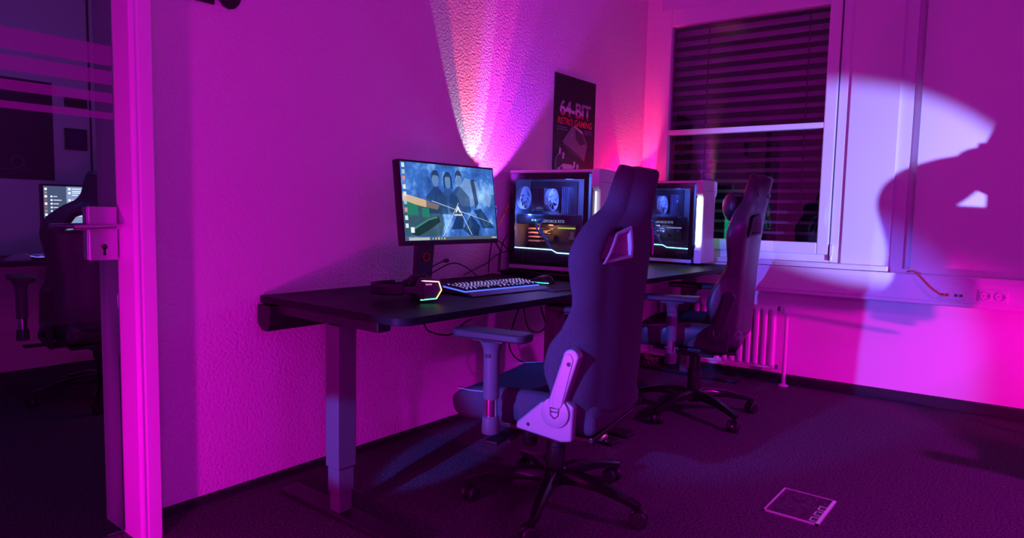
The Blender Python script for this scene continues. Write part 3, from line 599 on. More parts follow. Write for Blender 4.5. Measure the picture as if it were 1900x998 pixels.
MB().lathe([(0.002, 0), (0.035, 0), (0.035, 0.006), (0.010, 0.010), (0.008, 0.34), (0.022, 0.35), (0.024, 0.39), (0.002, 0.39)]).build('stem', PLB, lr)
MB().lathe([(0.002, 0.391), (0.020, 0.391), (0.018, 0.395), (0.002, 0.396)]).build('lens', emis('uplight_lens_red', (1.0, 0.15, 0.2), 3.0), lr)
o = light('lamp_red', 'POINT', (0, 0, 0), (1.0, 0.0, 0.07), 26.0, size=0.01); o.parent = lr; o.location = (0.0, -0.02, 0.41)
o = light('magenta_bounce_fill', 'SPOT', (0, 0, 0), (1.0, 0.0, 0.60), 6.0, size=0.01, cone=150, blend=0.6); o.parent = lr; o.location = (0.0, -0.02, 0.42); o.rotation_euler = Vector((-0.3, -0.35, 1)).to_track_quat('-Z', 'Y').to_euler()  # added fill standing in for magenta bounce off the ceiling
o = light('lamp_warm', 'SPOT', (0, 0, 0), (1.0, 0.30, 0.16), 4.5, size=0.006, cone=60, blend=0.15); o.parent = lr; o.location = (0.0, -0.02, 0.41); o.rotation_euler = Vector((0.15, 0.20, 1)).to_track_quat('-Z', 'Y').to_euler()

# ------------------------------------------------------------------ gaming chairs
def chair(label, loc, rz, upm, m_, trim, cover, lift=0.0, pillow=False, arm_dz=0.045):
    # local: x forward, y to the sitter's left, z up
    t = thing('gaming_chair', label, 'chair', loc, rz, 'gaming chairs')
    BR = 0.315
    MB().lathe([(0.002, 0.070), (0.030, 0.070), (0.044, 0.085), (0.046, 0.130), (0.036, 0.140), (0.002, 0.140)]).build('hub', PLBG, t)
    for k in range(5):
        a = m_['star'] + 2*math.pi*k/5 - rz; ca, sa_ = math.cos(a), math.sin(a); q = MB(Matrix.Rotation(a, 4, 'Z')); rings = []
        for (r, zt, h, wd) in ((0.035, 0.134, 0.050, 0.026), (0.10, 0.136, 0.042, 0.024), (0.18, 0.126, 0.034, 0.021), (0.25, 0.108, 0.028, 0.018), (BR+0.005, 0.088, 0.022, 0.016), (BR+0.018, 0.084, 0.016, 0.010)):
            rings.append([(r, -wd, zt-h), (r, wd, zt-h), (r, wd, zt-h*0.3), (r, wd*0.55, zt), (r, -wd*0.55, zt), (r, -wd, zt-h*0.3)])
        q.ring(rings).build('base_arm', PLBG, t)
        cx, cy = BR*ca, BR*sa_
        sw = a + 0.9 + k*1.3
        T = Matrix.Translation((cx, cy, 0)) @ Matrix.Rotation(sw, 4, 'Z')
        hood = [(-0.012, 0.030)] + [(-0.014+0.032*math.cos(R(d)), 0.029+0.032*math.sin(R(d))) for d in range(0, 181, 20)] + [(-0.040, 0.029)]
        cs = MB(T).prism(hood, -0.007, 0.007, 'Y').cyl((0, 0, 0.055), (0, 0, 0.078), 0.009, n=12).build('caster', PLBG, t, smooth=False, bevel=0.002)
        for sy in (-1, 1):
            MB(T).lathe([(0.002, sy*0.009), (0.027, sy*0.009), (0.029, sy*0.013), (0.029, sy*0.022), (0.024, sy*0.027), (0.002, sy*0.028)], (-0.014, 0, 0.029), 22, 'Y').build('wheel', PLB, cs)
    ZL = lift
    MB().lathe([(0.034, 0.138), (0.036, 0.142), (0.034, 0.215+ZL*0.5), (0.030, 0.217+ZL*0.5), (0.029, 0.262+ZL), (0.024, 0.264+ZL), (0.024, 0.29+ZL), (0.002, 0.29+ZL), (0.002, 0.138)]).build('gas_lift', ARMG if False else STEELB, t)
    U = Matrix.Translation((0, 0, ZL))
    me_ = MB(U).prism([(-0.15, -0.09), (0.06, -0.11), (0.20, -0.06), (0.20, 0.06), (0.06, 0.11), (-0.15, 0.09)], 0.288, 0.318, 'Z').box(-0.10, 0.14, -0.055, 0.055, 0.265, 0.290).build('tilt_mechanism', STEELB, t, smooth=False, bevel=0.006)
    kn = MB(U).lathe([(0.002, 0.195), (0.022, 0.197), (0.027, 0.205), (0.029, 0.255), (0.018, 0.262), (0.014, 0.285), (0.002, 0.285)], (0.105, 0.0, 0), 20)
    kn.build('tension_knob', PLB, t)
    for yy, x in ((0.0, 0.05), (0.0, 0.10)):
        MB(U).tube([(x, 0.04, 0.292), (x+0.01, 0.16, 0.292), (x+0.015, 0.235, 0.284)], 0.0055, 8, 3).build('lever', STEEL, t)
    # seat
    MB(U).box(-0.22, 0.19, -0.20, 0.20, 0.316, 0.335).build('seat_pan', STEELB, t, smooth=False, bevel=0.004)
    q = MB(U); rings = []
    for (x, w_, zb, zc, bol) in ((-0.25, 0.215, 0.35, 0.415, 0.020), (-0.20, 0.235, 0.335, 0.425, 0.040), (-0.05, 0.25, 0.335, 0.425, 0.050), (0.10, 0.255, 0.335, 0.430, 0.040), (0.20, 0.250, 0.325, 0.435, 0.020), (0.265, 0.240, 0.322, 0.432, 0.004), (0.300, 0.225, 0.335, 0.415, -0.006), (0.312, 0.205, 0.355, 0.395, -0.006)):
        rings.append([(x, -w_*0.90, zb), (x, -w_, zb+0.020), (x, -w_*1.03, zc-0.008), (x, -w_*0.98, zc+bol*0.85), (x, -w_*0.82, zc+bol), (x, -w_*0.62, zc), (x, 0, zc-0.006), (x, w_*0.62, zc), (x, w_*0.82, zc+bol), (x, w_*0.98, zc+bol*0.85), (x, w_*1.03, zc-0.008), (x, w_, zb+0.020), (x, w_*0.90, zb)])
    seat = q.ring(rings).build('seat', upm, t, sub=2)
    for sy in (-1, 1):
        MB(U).tube([(0.305, sy*0.15, 0.418), (0.28, sy*0.225, 0.436), (0.20, sy*0.259, 0.445), (0.12, sy*0.266, 0.452)], 0.0014, 5, 6).build('stitching', STITCH, seat)
    # backrest: a curved shell with two belt slots
    Z0, ZT = 0.405, 1.205
    wb = [(0.40, 0.185), (0.55, 0.20), (0.70, 0.195), (0.85, 0.205), (0.93, 0.20), (1.00, 0.155), (1.06, 0.085), (1.12, 0.070), (1.18, 0.066), (1.205, 0.050)]
    wt = [(0.40, 0.225), (0.48, 0.262), (0.58, 0.268), (0.70, 0.252), (0.80, 0.262), (0.90, 0.280), (0.95, 0.272), (1.00, 0.215), (1.05, 0.130), (1.10, 0.106), (1.17, 0.098), (1.205, 0.075)]
    fw = [(0.40, 0.050), (0.47, 0.095), (0.56, 0.130), (0.63, 0.120), (0.70, 0.075), (0.77, 0.048), (0.85, 0.060), (0.92, 0.072), (1.00, 0.060), (1.06, 0.040), (1.12, 0.036), (1.205, 0.028)]
    sp = [(0.40, -0.190), (0.55, -0.200), (0.70, -0.205), (0.85, -0.215), (1.00, -0.230), (1.10, -0.245), (1.205, -0.262)]
    NS, NZ = 24, 34
    slot = {}
    def surf(s, z):
        a = abs(s); sg = 1 if s >= 0 else -1
        B, Wt, F, S_ = lerp_tab(wb, z), lerp_tab(wt, z), lerp_tab(fw, z), lerp_tab(sp, z)
        if a <= 0.62: u = B*a/0.62; x = S_ - 0.050*(1-(a/0.62)**2)
        else:
            k = (a-0.62)/0.38; u = B + (Wt-B)*math.sin(k*math.pi/2)**0.9; x = S_ + F*(k*k*(1.6-0.6*k))
        return Vector((x, sg*u, z))
    zs = [Z0 + (ZT-Z0)*j/NZ for j in range(NZ+1)]; ss = [-1 + 2*i/NS for i in range(NS+1)]
    V = [[surf(s, z) for s in ss] for z in zs]
    # slots occupy column block c0..c1 on each side, row block r0..r1
    r0, r1 = 22, 25
    for sg in (-1, 1):
        c0, c1 = (16, 20) if sg > 0 else (8, 4)
        quad = [(0.118, 0.922), (0.222, 0.908), (0.170, 0.985), (0.118, 1.005)]      # inner bottom, outer bottom, outer top, inner top
        for j in range(r0, r1+1):
            for c in range(min(c0, c1), max(c0, c1)+1):
                if j in (r0, r1) or c in (c0, c1):
                    fu = (c-c0)/(c1-c0); fv = (j-r0)/(r1-r0)
                    lo = [quad[0][k]*(1-fu)+quad[1][k]*fu for k in (0, 1)]; hi = [quad[3][k]*(1-fu)+quad[2][k]*fu for k in (0, 1)]
                    u, z = lo[0]*(1-fv)+hi[0]*fv, lo[1]*(1-fv)+hi[1]*fv
                    B, Wt, F, S_ = lerp_tab(wb, z), lerp_tab(wt, z), lerp_tab(fw, z), lerp_tab(sp, z)
                    k = 0 if u < B else min(1, (u-B)/(Wt-B)); x = S_ + F*k*k - 0.050*max(0, 1-(u/B)**2)
                    V[j][c] = Vector((x, sg*u, z))
    q = MB(U); vs = [p for row in V for p in row]; fs = []
    for j in range(NZ):
        for i in range(NS):
            if r0 <= j < r1 and (16 <= i < 20 or 4 <= i < 8): continue
            a = j*(NS+1)+i; fs.append((a, a+1, a+NS+2, a+NS+1))
    bk = q.add(vs, fs).build('backrest', upm, t, solid=0.062, sub=2)
    for sg in (-1, 1):
        c0, c1 = (16, 20) if sg > 0 else (8, 4); st = 1 if c1 > c0 else -1
        loop = [V[r0][c] for c in range(c0, c1+st, st)] + [V[j][c1] for j in range(r0+1, r1+1)] + [V[r1][c] for c in range(c1-st, c0-st, -st)] + [V[j][c0] for j in range(r1-1, r0, -1)]
        cen = sum(loop, Vector())/len(loop); rings = []
        for dx, sc_ in ((-0.036, 1.22), (-0.042, 1.18), (-0.042, 0.98), (-0.030, 0.90), (0.030, 0.90), (0.042, 0.98), (0.042, 1.18), (0.036, 1.22)):
            rings.append([cen + (p-cen)*sc_ + Vector((dx, 0, 0)) for p in loop])
        MB(U).ring(rings, caps=False).build('belt_slot_trim', trim, bk)
        edge = [V[j][24 if sg > 0 else 0] + Vector((0.0, sg*0.004, 0)) for j in range(3, NZ)]
        nv = [(V[j][24 if sg > 0 else 0] - V[j][22 if sg > 0 else 2]).normalized() for j in range(3, NZ)]
        off = [Vector((n_.y*sg*-1, n_.x*sg, 0)).normalized() for n_ in nv]
        MB(U).tube([e - n_*0.012 - o_*0.0315 for e, n_, o_ in zip(edge, nv, off)], 0.0014, 5).build('stitching', STITCH, bk)
    # rear panel seam
    MB(U).tube([surf(s, 1.035) + Vector((-0.0318, 0, 0)) for s in [k_/10 for k_ in range(-6, 7)]], 0.0016, 5).build('rear_seam', PLB, bk)
    MB(U).box(-0.235, -0.150, -0.235, 0.235, 0.345, 0.425).build('lower_back_roll', upm, t, smooth=False, bevel=0.028, seg=4)
    # recline brackets
    for sg in (-1, 1):
        y0 = sg*0.282
        br = MB(U).prism([(0.010, 0.358), (0.008, 0.378), (-0.075, 0.455), (-0.150, 0.480), (-0.190, 0.455), (-0.185, 0.345), (-0.150, 0.338)], y0-sg*0.02, y0+sg*0.014, 'Y').build('side_bracket', cover, t, smooth=False, bevel=0.006)
        MB(U).lathe([(0.002, y0+sg*0.024), (0.030, y0+sg*0.026), (0.047, y0+sg*0.024), (0.050, y0+sg*0.012), (0.050, y0)], (-0.130, 0, 0.432), 30, 'Y').build('pivot_cover', cover, br)
        e = MB(U); yb = y0+sg*0.0275
        for P0, P1 in (((-0.146, 0.448), (-0.116, 0.448)), ((-0.116, 0.448), (-0.118, 0.426)), ((-0.146, 0.448), (-0.144, 0.426)), ((-0.144, 0.426), (-0.131, 0.415)), ((-0.118, 0.426), (-0.131, 0.415)), ((-0.146, 0.436), (-0.118, 0.436))):
            e.tube([(P0[0], yb, P0[1]), (P1[0], yb, P1[1])], 0.0014, 5)
        e.build('shield_emblem', CHROME, br)
        q = []
        for (cx, cz, d0) in ((-0.180, 0.612, 0), (-0.132, 0.46, 180)):
            for d in range(0, 181, 22): q.append((cx + 0.027*math.cos(R(d0+d)), cz + 0.027*math.sin(R(d0+d))))
        y0 = sg*0.298
        ra_ = MB(U).prism(q, y0-sg*0.030, y0+sg*0.010, 'Y').build('recline_arm', cover, t, smooth=False, bevel=0.005)
        q2 = [(-0.157+(x+0.157)*0.66, 0.536+(z-0.536)*0.86) for x, z in q]
        MB(U).prism(q2, y0+sg*0.009, y0+sg*0.013, 'Y').build('arm_inlay', cover, ra_, smooth=False, bevel=0.002)
        MB(U).cyl((-0.176, y0+sg*0.0125, 0.592), (-0.176, y0+sg*0.0136, 0.592), 0.007, n=14).build('screw', PLB, ra_)
        MB(U).cyl((-0.035, sg*0.2955, 0.378), (-0.035, sg*0.2966, 0.378), 0.006, n=14).build('screw', PLB, br)
    # armrests
    for sg in (-1, 1):
        ax, ay = 0.075, sg*0.345
        UA = Matrix.Translation((ax, ay, ZL+arm_dz))
        arm = MB(UA).lathe([(0.002, 0.300), (0.028, 0.300), (0.029, 0.306), (0.027, 0.352), (0.023, 0.356), (0.002, 0.356)], n=22).build('arm_socket', ARMG, t)
        MB(UA).lathe([(0.002, 0.350), (0.021, 0.350), (0.021, 0.420), (0.002, 0.420)], n=22).build('arm_tube', CHROME, arm)
        MB(UA).lathe([(0.002, 0.412), (0.025, 0.412), (0.026, 0.420), (0.026, 0.555), (0.030, 0.580), (0.042, 0.600), (0.002, 0.600)], n=22).build('arm_sleeve', ARMG, arm)
        MB(UA).box(-0.010, 0.010, sg*0.024, sg*0.028, 0.548, 0.560).build('height_button', PLB, arm, smooth=False, bevel=0.002)
        MB(UA).prism([(-0.05, -0.030), (0.05, -0.030), (0.055, 0.030), (-0.055, 0.030)], 0.597, 0.606, 'Z').build('arm_plate', STEELB, arm, smooth=False, bevel=0.002)
        pts = []
        for cx, cy, d0 in ((0.105, 0.018, 0), (-0.105, 0.018, 90), (-0.105, -0.018, 180), (0.105, -0.018, 270)):
            for d in range(0, 91, 18): pts.append((cx+0.028*math.cos(R(d0+d)), cy+0.028*math.sin(R(d0+d))))
        MB(UA).prism(pts, 0.605, 0.632, 'Z').build('arm_pad', PADB, arm, bevel=0.008, seg=3)
        MB(U).box(ax-0.025, ax+0.025, min(sg*0.16, ay), max(sg*0.16, ay), 0.304, 0.316).build('arm_bar', STEELB, t, smooth=False, bevel=0.003)
    if pillow:
        q = MB(U); lp = [surf(k_/10, 1.105) + Vector((-0.034, 0, 0)) for k_ in range(-9, 10)] + [Vector((-0.165, 0.10, 1.105)), Vector((-0.165, -0.10, 1.105))]
        q.ring([[p + Vector((0, 0, -0.012)) for p in lp], [p + Vector((-0.003 if p.x < -0.2 else 0.003, 0, 0.0)) for p in lp], [p + Vector((0, 0, 0.012)) for p in lp]], caps=False).build('pillow_strap', PLB, t, solid=0.003)
        q = MB(U); rings = []
        for k in range(9):
            a = -1 + 2*k/8; w_ = math.sqrt(max(0.06, 1-a*a*0.93)); 
            rings.append([(-0.165+0.052*math.cos(b)*w_ + 0.012*w_, a*0.145, 1.050 + 0.080*math.sin(b)*w_) for b in [2*math.pi*j/14 for j in range(14)]])
        q.ring(rings).build('neck_pillow', upm, t, sub=1)
    return t
TH1, TH2 = R(100), R(106)
chair('dark fabric gaming chair with silver side brackets at the near desk', (1.968, -0.936, 0), TH1, FABRIC, {'star': R(130)}, SILV, SILV)
chair('black leather gaming chair with a neck pillow, in front of the radiator', (3.373, -0.856, 0), TH2, LEATH, {'star': R(170)}, PLB, PLB, lift=0.055, pillow=True, arm_dz=-0.02)

chair('black leather gaming chair standing apart near the wall with the sockets', (3.68, -2.75, 0), R(90), LEATH, {'star': R(60)}, PLB, PLB, lift=0.0, pillow=True)

# ------------------------------------------------------------------ poster and room number
po = thing('poster', 'black poster with chrome and red lettering above the computer tower', 'poster', (3.447, -0.002, 1.23))
PAPER = mat('poster_black', (0.012, 0.010, 0.014), 0.5)
MB().box(-0.2235, 0.2235, -0.0015, 0.0015, 0, 0.63).build('sheet', PAPER, po, smooth=False)
def pt(body, x, z, size, m, sx=1.0, shear=0.0, bold=0.0, y=-0.0022): return text_mesh('lettering', body, size, m, po, Matrix.Translation((x, y, z)) @ Matrix.Rotation(R(90), 4, 'X'), bold=bold, shear=shear, sx=sx)
PCH = mat('print_chrome', (0.80, 0.72, 0.82), 0.5)
_nt = PCH.node_tree; _tc = _nt.nodes.new('ShaderNodeTexCoord'); _sx = _nt.nodes.new('ShaderNodeSeparateXYZ'); _mr = _nt.nodes.new('ShaderNodeMapRange'); _cr = _nt.nodes.new('ShaderNodeValToRGB')
_mr.inputs['From Min'].default_value = 0.385; _mr.inputs['From Max'].default_value = 0.485
_nt.links.new(_tc.outputs['Object'], _sx.inputs[0]); _nt.links.new(_sx.outputs['Z'], _mr.inputs['Value']); _nt.links.new(_mr.outputs[0], _cr.inputs[0]); _nt.links.new(_cr.outputs[0], _nt.nodes['Principled BSDF'].inputs['Base Color'])
_e = _cr.color_ramp.elements; _e[0].color = (0.55, 0.02, 0.08, 1); _e[1].color = (0.12, 0.09, 0.14, 1)
for _p, _c in ((0.26, (0.60, 0.05, 0.10)), (0.32, (0.85, 0.78, 0.88)), (0.60, (0.75, 0.66, 0.80)), (0.64, (0.30, 0.25, 0.34)), (0.90, (0.50, 0.44, 0.54))): _cr.color_ramp.elements.new(_p).color = (*_c, 1)
PRED = mat('print_red', (0.85, 0.04, 0.08), 0.5); PGR = mat('print_grey', (0.22, 0.20, 0.24), 0.5); PDG = mat('print_dark', (0.06, 0.055, 0.07), 0.5); PLG = mat('print_pale', (0.62, 0.60, 0.66), 0.5); PBL = mat('print_blue', (0.25, 0.22, 0.6), 0.5)
pt('64-BIT', 0.0, 0.435, 0.125, PCH, 0.98, 0, 0.004)
pt('RETRO GAMING', 0.0, 0.362, 0.054, PRED, 0.95, 0.15, 0.0012)
def pp(pts, m, y): return MB().flat([(a, y, b) for a, b in pts]).build('print', m, po, smooth=False)
for z in (0.325, 0.312): pp([(-0.19, z), (-0.08, z), (-0.08, z+0.004), (-0.19, z+0.004)], PBL, -0.0022); pp([(0.10, z), (0.19, z), (0.19, z+0.004), (0.10, z+0.004)], PBL, -0.0022)
pp([(-0.13, 0.245), (-0.03, 0.345), (0.09, 0.315), (0.14, 0.24), (0.11, 0.14), (0.03, 0.17), (-0.06, 0.19)], PGR, -0.0023)
pp([(0.0, 0.33), (0.08, 0.31), (0.12, 0.25), (0.06, 0.235), (0.01, 0.27)], PDG, -0.0025)
pp([(-0.02, 0.345), (0.0, 0.345), (0.085, 0.32), (0.075, 0.305)], PLG, -0.0026)
pp([(-0.11, 0.235), (-0.04, 0.21), (0.05, 0.175), (0.10, 0.15), (0.105, 0.14), (0.03, 0.165), (-0.06, 0.187)], PDG, -0.0026)
for x, z in ((-0.155, 0.19), (-0.12, 0.165), (0.00, 0.12), (0.035, 0.105)): pp([(x-0.014, z-0.02), (x+0.008, z-0.024), (x+0.014, z+0.012), (x-0.008, z+0.018)], PLG, -0.0026)
pp([(-0.19, -0.0+0.005), (-0.175, 0.085), (-0.12, 0.115), (-0.03, 0.115), (0.02, 0.08), (0.03, 0.005), (-0.005, 0.005), (-0.02, 0.055), (-0.06, 0.055), (-0.075, 0.005), (-0.11, 0.005), (-0.12, 0.055), (-0.15, 0.035), (-0.165, 0.005)], PLG, -0.0025)
pp(ell(-0.135, 0.085, 0.015, 0.015, 10), PDG, -0.0027); pp(ell(-0.085, 0.05, 0.017, 0.017, 10), PDG, -0.0027)
for dx, dz in ((0, 0.012), (0.014, 0), (-0.014, 0), (0, -0.012)): pp(ell(-0.01+dx, 0.078+dz, 0.007, 0.007, 8), PRED, -0.0027)
MB().tube([(-0.18, -0.002, 0.05), (-0.20, -0.002, 0.10), (-0.19, -0.002, 0.15), (-0.155, -0.002, 0.175)], 0.003, 5, 5).tube([(0.025, -0.002, 0.06), (0.07, -0.002, 0.06), (0.085, -0.002, 0.0)], 0.003, 5, 5).build('printed_cord', PLG, po)
for k in range(26):
    a = random.uniform(-0.19, 0.19); b = random.uniform(0.03, 0.31); r_ = random.uniform(0.0015, 0.004)
    pp(ell(a, b, r_, r_, 6), (PLG, PBL, PRED)[k % 3], -0.0024)

nm = thing('room_number', 'thick black digits of a room number high on the wall', 'sign', (1.21, 0, 1.734))
for body, x in (('2', -0.055), ('0', 0.045)):
    text_mesh('digit', body, 0.185, PLB, nm, Matrix.Translation((x, -0.006, 0.062)) @ Matrix.Rotation(R(90), 4, 'X'), depth=0.005, bold=0.008, sx=0.95)

# ------------------------------------------------------------------ floor box, cables, device
fx = thing('floor_outlet', 'square floor outlet with a metal rim and carpeted lid', 'floor outlet', (2.30, -1.683, 0), R(0))
fq = [onZ(1450, 905, 0), onZ(1558, 929, 0), onZ(1524, 980, 0), onZ(1410, 950, 0)]
fx.location = sum(fq, Vector())/4
hx = 0.128; hy = 0.094
RIM = mat('zinc_rim', (0.72, 0.70, 0.74), 0.35, metal=0.2)
MB().box(-hx, hx, hy-0.006, hy, 0.0, 0.006).build('rim_bar', RIM, fx, smooth=False); MB().box(-hx, hx, -hy, -hy+0.012, 0.0, 0.006).build('rim_bar', RIM, fx, smooth=False)
MB().box(-hx, -hx+0.006, -hy, hy, 0, 0.006).build('rim_bar', RIM, fx, smooth=False); MB().box(hx-0.003, hx, -hy, hy, 0, 0.006).build('rim_bar', RIM, fx, smooth=False)
MB().box(-hx+0.007, hx-0.004, -hy+0.013, hy-0.007, 0, 0.003).build('carpet_lid', CARPET, fx, smooth=False)
for x in (-0.090, -0.035, 0.020):
    f = MB()
    f.box(x-0.020, x-0.016, -hy+0.012, -hy+0.036, 0.003, 0.006).box(x+0.016, x+0.020, -hy+0.012, -hy+0.036, 0.003, 0.006).box(x-0.020, x+0.020, -hy+0.033, -hy+0.037, 0.003, 0.006)
    f.build('cable_flap_rim', RIM, fx, smooth=False); MB().box(x-0.016, x+0.016, -hy+0.012, -hy+0.033, 0.003, 0.0045).build('cable_flap', PLB, fx, smooth=False)

def cable(label, pts, r=0.0032, m=CABLE, grp=None, name='cable'):
    return tag(MB().tube(pts, r, 7, 7).build(name, m), label, 'cable', grp)
def pxs(L): return [onY(a, b, y) for a, b, y in L]
cable('black cable arching from the headset over to the keyboard', pxs([(745, 528, -0.37), (752, 520, -0.37), (790, 512, -0.37), (835, 489, -0.38), (862, 494, -0.385), (888, 514, -0.39)]) , 0.0028)
cable('black cable hanging in a curve below the front of the desk', pxs([(786, 598, -0.60), (797, 615, -0.58), (835, 621, -0.55), (860, 600, -0.5), (875, 592, -0.5)]))
cable('black cable loop drooping behind the chair armrest', pxs([(972, 572, -0.3), (980, 608, -0.3), (1000, 616, -0.3), (1015, 600, -0.3), (1018, 565, -0.3)]))
cable('straight black cable dropping behind the chair to the floor', pxs([(1003, 568, -0.2), (1012, 600, -0.2), (1019, 628, -0.2), (1024, 660, -0.2)]), 0.004)
cable('black cable hanging beside the armrest towards the seat', pxs([(963, 572, -0.25), (950, 610, -0.25), (945, 640, -0.25), (955, 662, -0.25), (975, 674, -0.25)]), 0.004)
cable('thin black cable rising from desk to the back of monitor', pxs([(906, 506, -0.06), (908, 480, -0.06), (912, 450, -0.08), (914, 430, -0.12)]))
cable('looped black cable between monitor and tower, knotted midway', pxs([(924, 505, -0.06), (926, 475, -0.06), (928, 465, -0.07), (920, 450, -0.09), (922, 446, -0.09), (932, 452, -0.08), (946, 468, -0.05)]))
cable('pair of black cables rising steeply beside the white tower', pxs([(927, 505, -0.05), (929, 470, -0.05), (934, 448, -0.05), (945, 432, -0.05)]))
cable('long thin black cable crossing low behind the keyboard', pxs([(860, 510, -0.02), (880, 500, -0.02), (905, 487, -0.02), (918, 475, -0.02), (935, 467, -0.02), (946, 466, -0.02)]), 0.0026)
cable('black cable lying across the desk behind the keyboard', [Vector((p.x, p.y, Z1+0.004)) for p in (onZ(835, 517, Z1+0.004), onZ(880, 515, Z1+0.004), onZ(912, 508, Z1+0.004), onZ(940, 513, Z1+0.004))][::1], 0.0026)
cable('short orange cable running up the wall beside the tower', pxs([(916, 436, -0.04), (928, 412, -0.04), (938, 392, -0.04), (944, 380, -0.04)]), 0.0032, CABLEO)
cp = tag(MB().tube(pxs([(937, 396, -0.04), (941, 386, -0.04)]), 0.007, 10).build('cable_plug', mat('red_plug', (0.5, 0.03, 0.04), 0.4)), 'small dark red plug joining the orange cable by the wall', 'plug')

# cable heap and power strip under the far desk
hp0 = onZ(1215, 668, 0.02)
cable('tangled heap of pale cable on the floor under the far desk', [Vector((hp0.x + 0.12*math.cos(k*1.9)*(0.5+0.5*random.random()), hp0.y + 0.09*math.sin(k*1.9)*(0.5+0.5*random.random()), 0.008 + 0.075*random.random()*(0.3+0.7*abs(math.sin(k))))) for k in range(26)], 0.004, CABLEW, None, 'cable_heap')
bx = thing('power_box', 'dark box with a blue status light behind the leather chair', 'power box', (3.56, -0.30, 0.0))
MB().box(-0.10, 0.10, -0.06, 0.06, 0.0, 0.16).build('box_body', PLB, bx, smooth=False, bevel=0.008)
MB().lathe([(0.001, -0.004), (0.004, -0.003), (0.005, 0.0), (0.001, 0.0)], (0.0, -0.061, 0.135), 10, 'Y').build('status_light', emis('blue_status', (0.25, 0.5, 1.0), 8), bx)
dv = thing('foot_switch', 'small grey box with an orange glowing light on the desk foot', 'switch box', (2.625, -0.70, 0.0235), R(4))
MB().prism([(-0.055, 0), (-0.055, 0.012), (-0.02, 0.034), (0.03, 0.034), (0.055, 0.010), (0.055, 0)], -0.036, 0.036, 'X').build('switch_body', mat('device_grey', (0.28, 0.27, 0.32), 0.4), dv, smooth=False, bevel=0.003)
MB().box(-0.008, 0.008, -0.052, -0.036, 0.0185, 0.0265).build('indicator', emis('orange_led', (1.0, 0.35, 0.03), 6), dv, smooth=False)

# ------------------------------------------------------------------ the room behind the glass door
YW = 2.70
struct(MB().box(-1.0, 3.2, YW, YW+0.06, 0, HC).build('wall_far', WALLS, smooth=False), 'plaster wall of the room behind the glass door')
struct(MB().box(-1.06, -1.0, 0.118, YW, 0, HC).box(3.2, 3.26, 0.118, YW, 0, HC).build('wall_far_sides', WALLS, smooth=False), 'side walls of the room behind the glass door')
struct(MB().box(-1.0, 3.2, 0.118, YW, HC, HC+0.05).build('ceiling_far', CEIL, smooth=False), 'ceiling of the room behind the glass door')
light('back_room_blue', 'POINT', (0.98, 1.25, 1.75), (0.12, 0.13, 1.0), 7.0, size=0.1)
light('back_room_magenta', 'POINT', (1.9, 1.2, 0.25), (1.0, 0.0, 0.45), 5.0, size=0.1)
bd = thing('office_desk', 'dark desk in the room behind the glass door', 'desk', (1.35, 2.38, 0)); T = Matrix.Translation((-1.35, -2.38, 0))
MB(T).box(0.55, 2.15, 2.08, 2.68, 0.699, 0.724).build('desktop', DESK, bd, smooth=False, bevel=0.003)
for x in (0.60, 2.04):
    MB(T).box(x, x+0.07, 2.35, 2.41, 0.02, 0.70).build('leg', LEGM, bd, smooth=False, bevel=0.003); MB(T).box(x-0.005, x+0.075, 2.10, 2.66, 0, 0.022).build('foot', STEELB, bd, smooth=False, bevel=0.004)
bm2 = thing('monitor', 'monitor with a pale message list, behind the glass door', 'monitor', (1.66, 2.40, 0.724))
MB().box(-0.285, 0.285, -0.06, -0.025, 0.115, 0.435).build('housing', PLB, bm2, smooth=False, bevel=0.004)
MB().box(-0.03, 0.03, -0.025, 0.0, 0.012, 0.36).build('stand_column', PLB, bm2, smooth=False, bevel=0.003)
MB().box(-0.11, 0.11, -0.08, 0.08, 0, 0.012).build('stand_foot', PLB, bm2, smooth=False, bevel=0.003)
s2 = MB().box(-0.272, 0.272, -0.0612, -0.0602, 0.130, 0.423).build('screen', emis('chat_bg', (0.30, 0.42, 0.60), 1.5), bm2, smooth=False)
def d2(a0, a1, b0, b1, m, nm_): return MB().flat([(a0, -0.0618, b0), (a1, -0.0618, b0), (a1, -0.0618, b1), (a0, -0.0618, b1)]).build(nm_, m, s2, smooth=False)
MB().flat([(-0.272, -0.0615, 0.13), (-0.155, -0.0615, 0.13), (-0.155, -0.0615, 0.423), (-0.272, -0.0615, 0.423)]).build('side_list', emis('chat_side', (0.13, 0.19, 0.32), 0.9), s2, smooth=False)
CW = emis('chat_white', (0.9, 0.95, 1.0), 2.0)
for k in range(13):
    z = 0.412 - k*0.0215
    d2(-0.268, -0.255, z-0.014, z, (CW, emis('chat_red', (0.8, 0.2, 0.25), 0.9), emis('chat_tan', (0.7, 0.6, 0.5), 0.9))[(k*5 % 7) % 3], 'chat_avatar')
    if k > 1: d2(-0.238, -0.228, z-0.012, z-0.002, CW, 'chat_avatar'); d2(-0.224, -0.224+0.02+0.03*random.random(), z-0.009, z-0.005, CW, 'chat_line')
for k, (z, L) in enumerate(((0.412, 0.05), (0.398, 0.07), (0.388, 0.05), (0.375, 0.03), (0.345, 0.12), (0.335, 0.08), (0.315, 0.17), (0.305, 0.19), (0.295, 0.14), (0.282, 0.18), (0.268, 0.06), (0.25, 0.12))):
    d2(-0.125, -0.125+L, z-0.005, z, CW, 'chat_line')
    if k in (0, 2, 4, 10): d2(-0.146, -0.132, z-0.010, z+0.003, CW, 'chat_avatar')
k2 = thing('keyboard', 'backlit keyboard on the desk behind the glass door', 'keyboard', (1.50, 2.20, 0.7245))
MB().box(-0.22, 0.22, -0.07, 0.07, 0, 0.018).build('body', PLB, k2, smooth=False, bevel=0.003)
MB().box(-0.215, 0.215, -0.066, 0.064, 0.012, 0.0195).build('light_plate', emis('kb2_glow', (0.25, 0.2, 1.0), 3.5), k2, smooth=False)
km = None
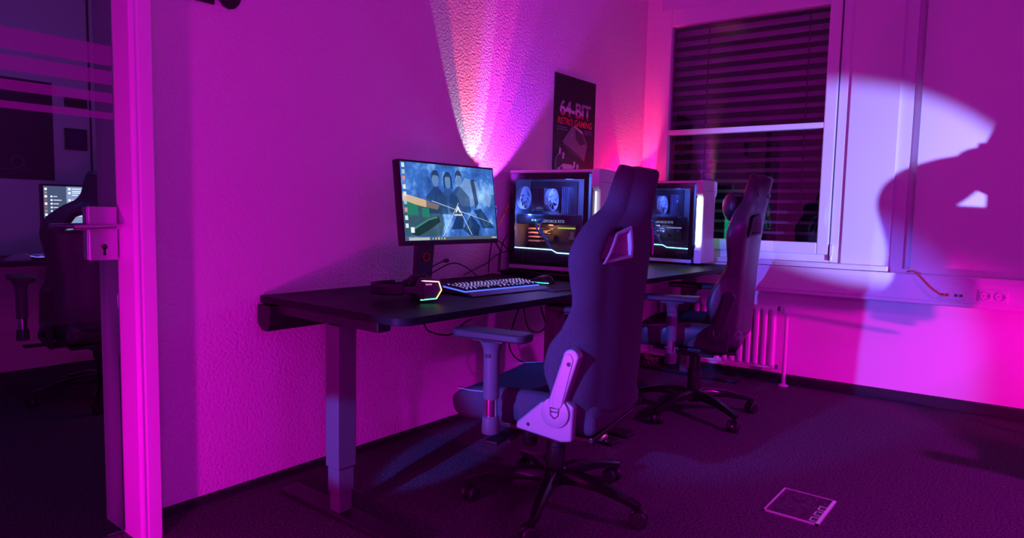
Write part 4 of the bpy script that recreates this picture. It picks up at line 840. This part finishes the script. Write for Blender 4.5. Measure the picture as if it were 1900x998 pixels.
for r_ in range(5):
    for c in range(18):
        if km is None: o = MB().box(-0.0085, 0.0085, -0.009, 0.009, 0.0, 0.013).build('key', mat('pale_key', (0.5, 0.4, 0.55), 0.5), k2, smooth=False); km = o.data
        else: o = bpy.data.objects.new('key', km); COL.objects.link(o); o.parent = k2
        o.location = (-0.205+c*0.024, -0.052+r_*0.026, 0.0175)
m3 = tag(mouse_body(1, 1).build('mouse', mat('grey_mouse', (0.4, 0.4, 0.42), 0.4)), 'pale mouse on the desk behind the glass door', 'mouse'); m3.location = (1.20, 2.16, 0.7245); m3.rotation_euler = (0, 0, R(70))
bp_ = thing('poster', 'large dark poster with a round emblem behind the glass door', 'poster', (1.12, YW-0.002, 1.19))
MB().box(-0.44, 0.44, -0.003, 0.0015, 0, 0.61).build('sheet', mat('poster_navy', (0.012, 0.014, 0.025), 0.5), bp_, smooth=False)
MB().lathe([(0.030, -0.0036), (0.037, -0.0036), (0.037, -0.003), (0.030, -0.003)], (0.245, 0, 0.105), 24, 'Y').box(0.10, 0.34, -0.0036, -0.003, 0.058, 0.062).build('emblem', mat('poster_grey', (0.12, 0.12, 0.14), 0.5), bp_, smooth=False)
for lab, x, z, w_, h_, c in (('small dark red frame on the wall behind the glass door', 1.69, 1.665, 0.128, 0.06, (0.06, 0.005, 0.01)), ('small square blue frame on the wall behind the glass door', 1.685, 1.393, 0.128, 0.135, (0.02, 0.02, 0.12))):
    f = thing('picture_frame', lab, 'picture', (x, YW-0.001, z))
    MB().box(-w_/2, w_/2, -0.016, 0, 0, h_).build('frame', PLB, f, smooth=False, bevel=0.002)
    MB().box(-w_/2+0.022, w_/2-0.022, -0.0175, -0.016, 0.018, h_-0.018).build('picture', mat('pic_%d' % int(x*1000), c, 0.6), f, smooth=False)
cable('dark cable hanging straight down the wall behind the glass door', [(1.772, YW-0.008, 2.75), (1.774, YW-0.008, 1.5), (1.776, YW-0.008, 0.06)], 0.006)
chair('dark gaming chair at the desk behind the glass door', (1.445, 1.68, 0), R(84), LEATH, {'star': R(100)}, PLB, PLB, lift=0.0)
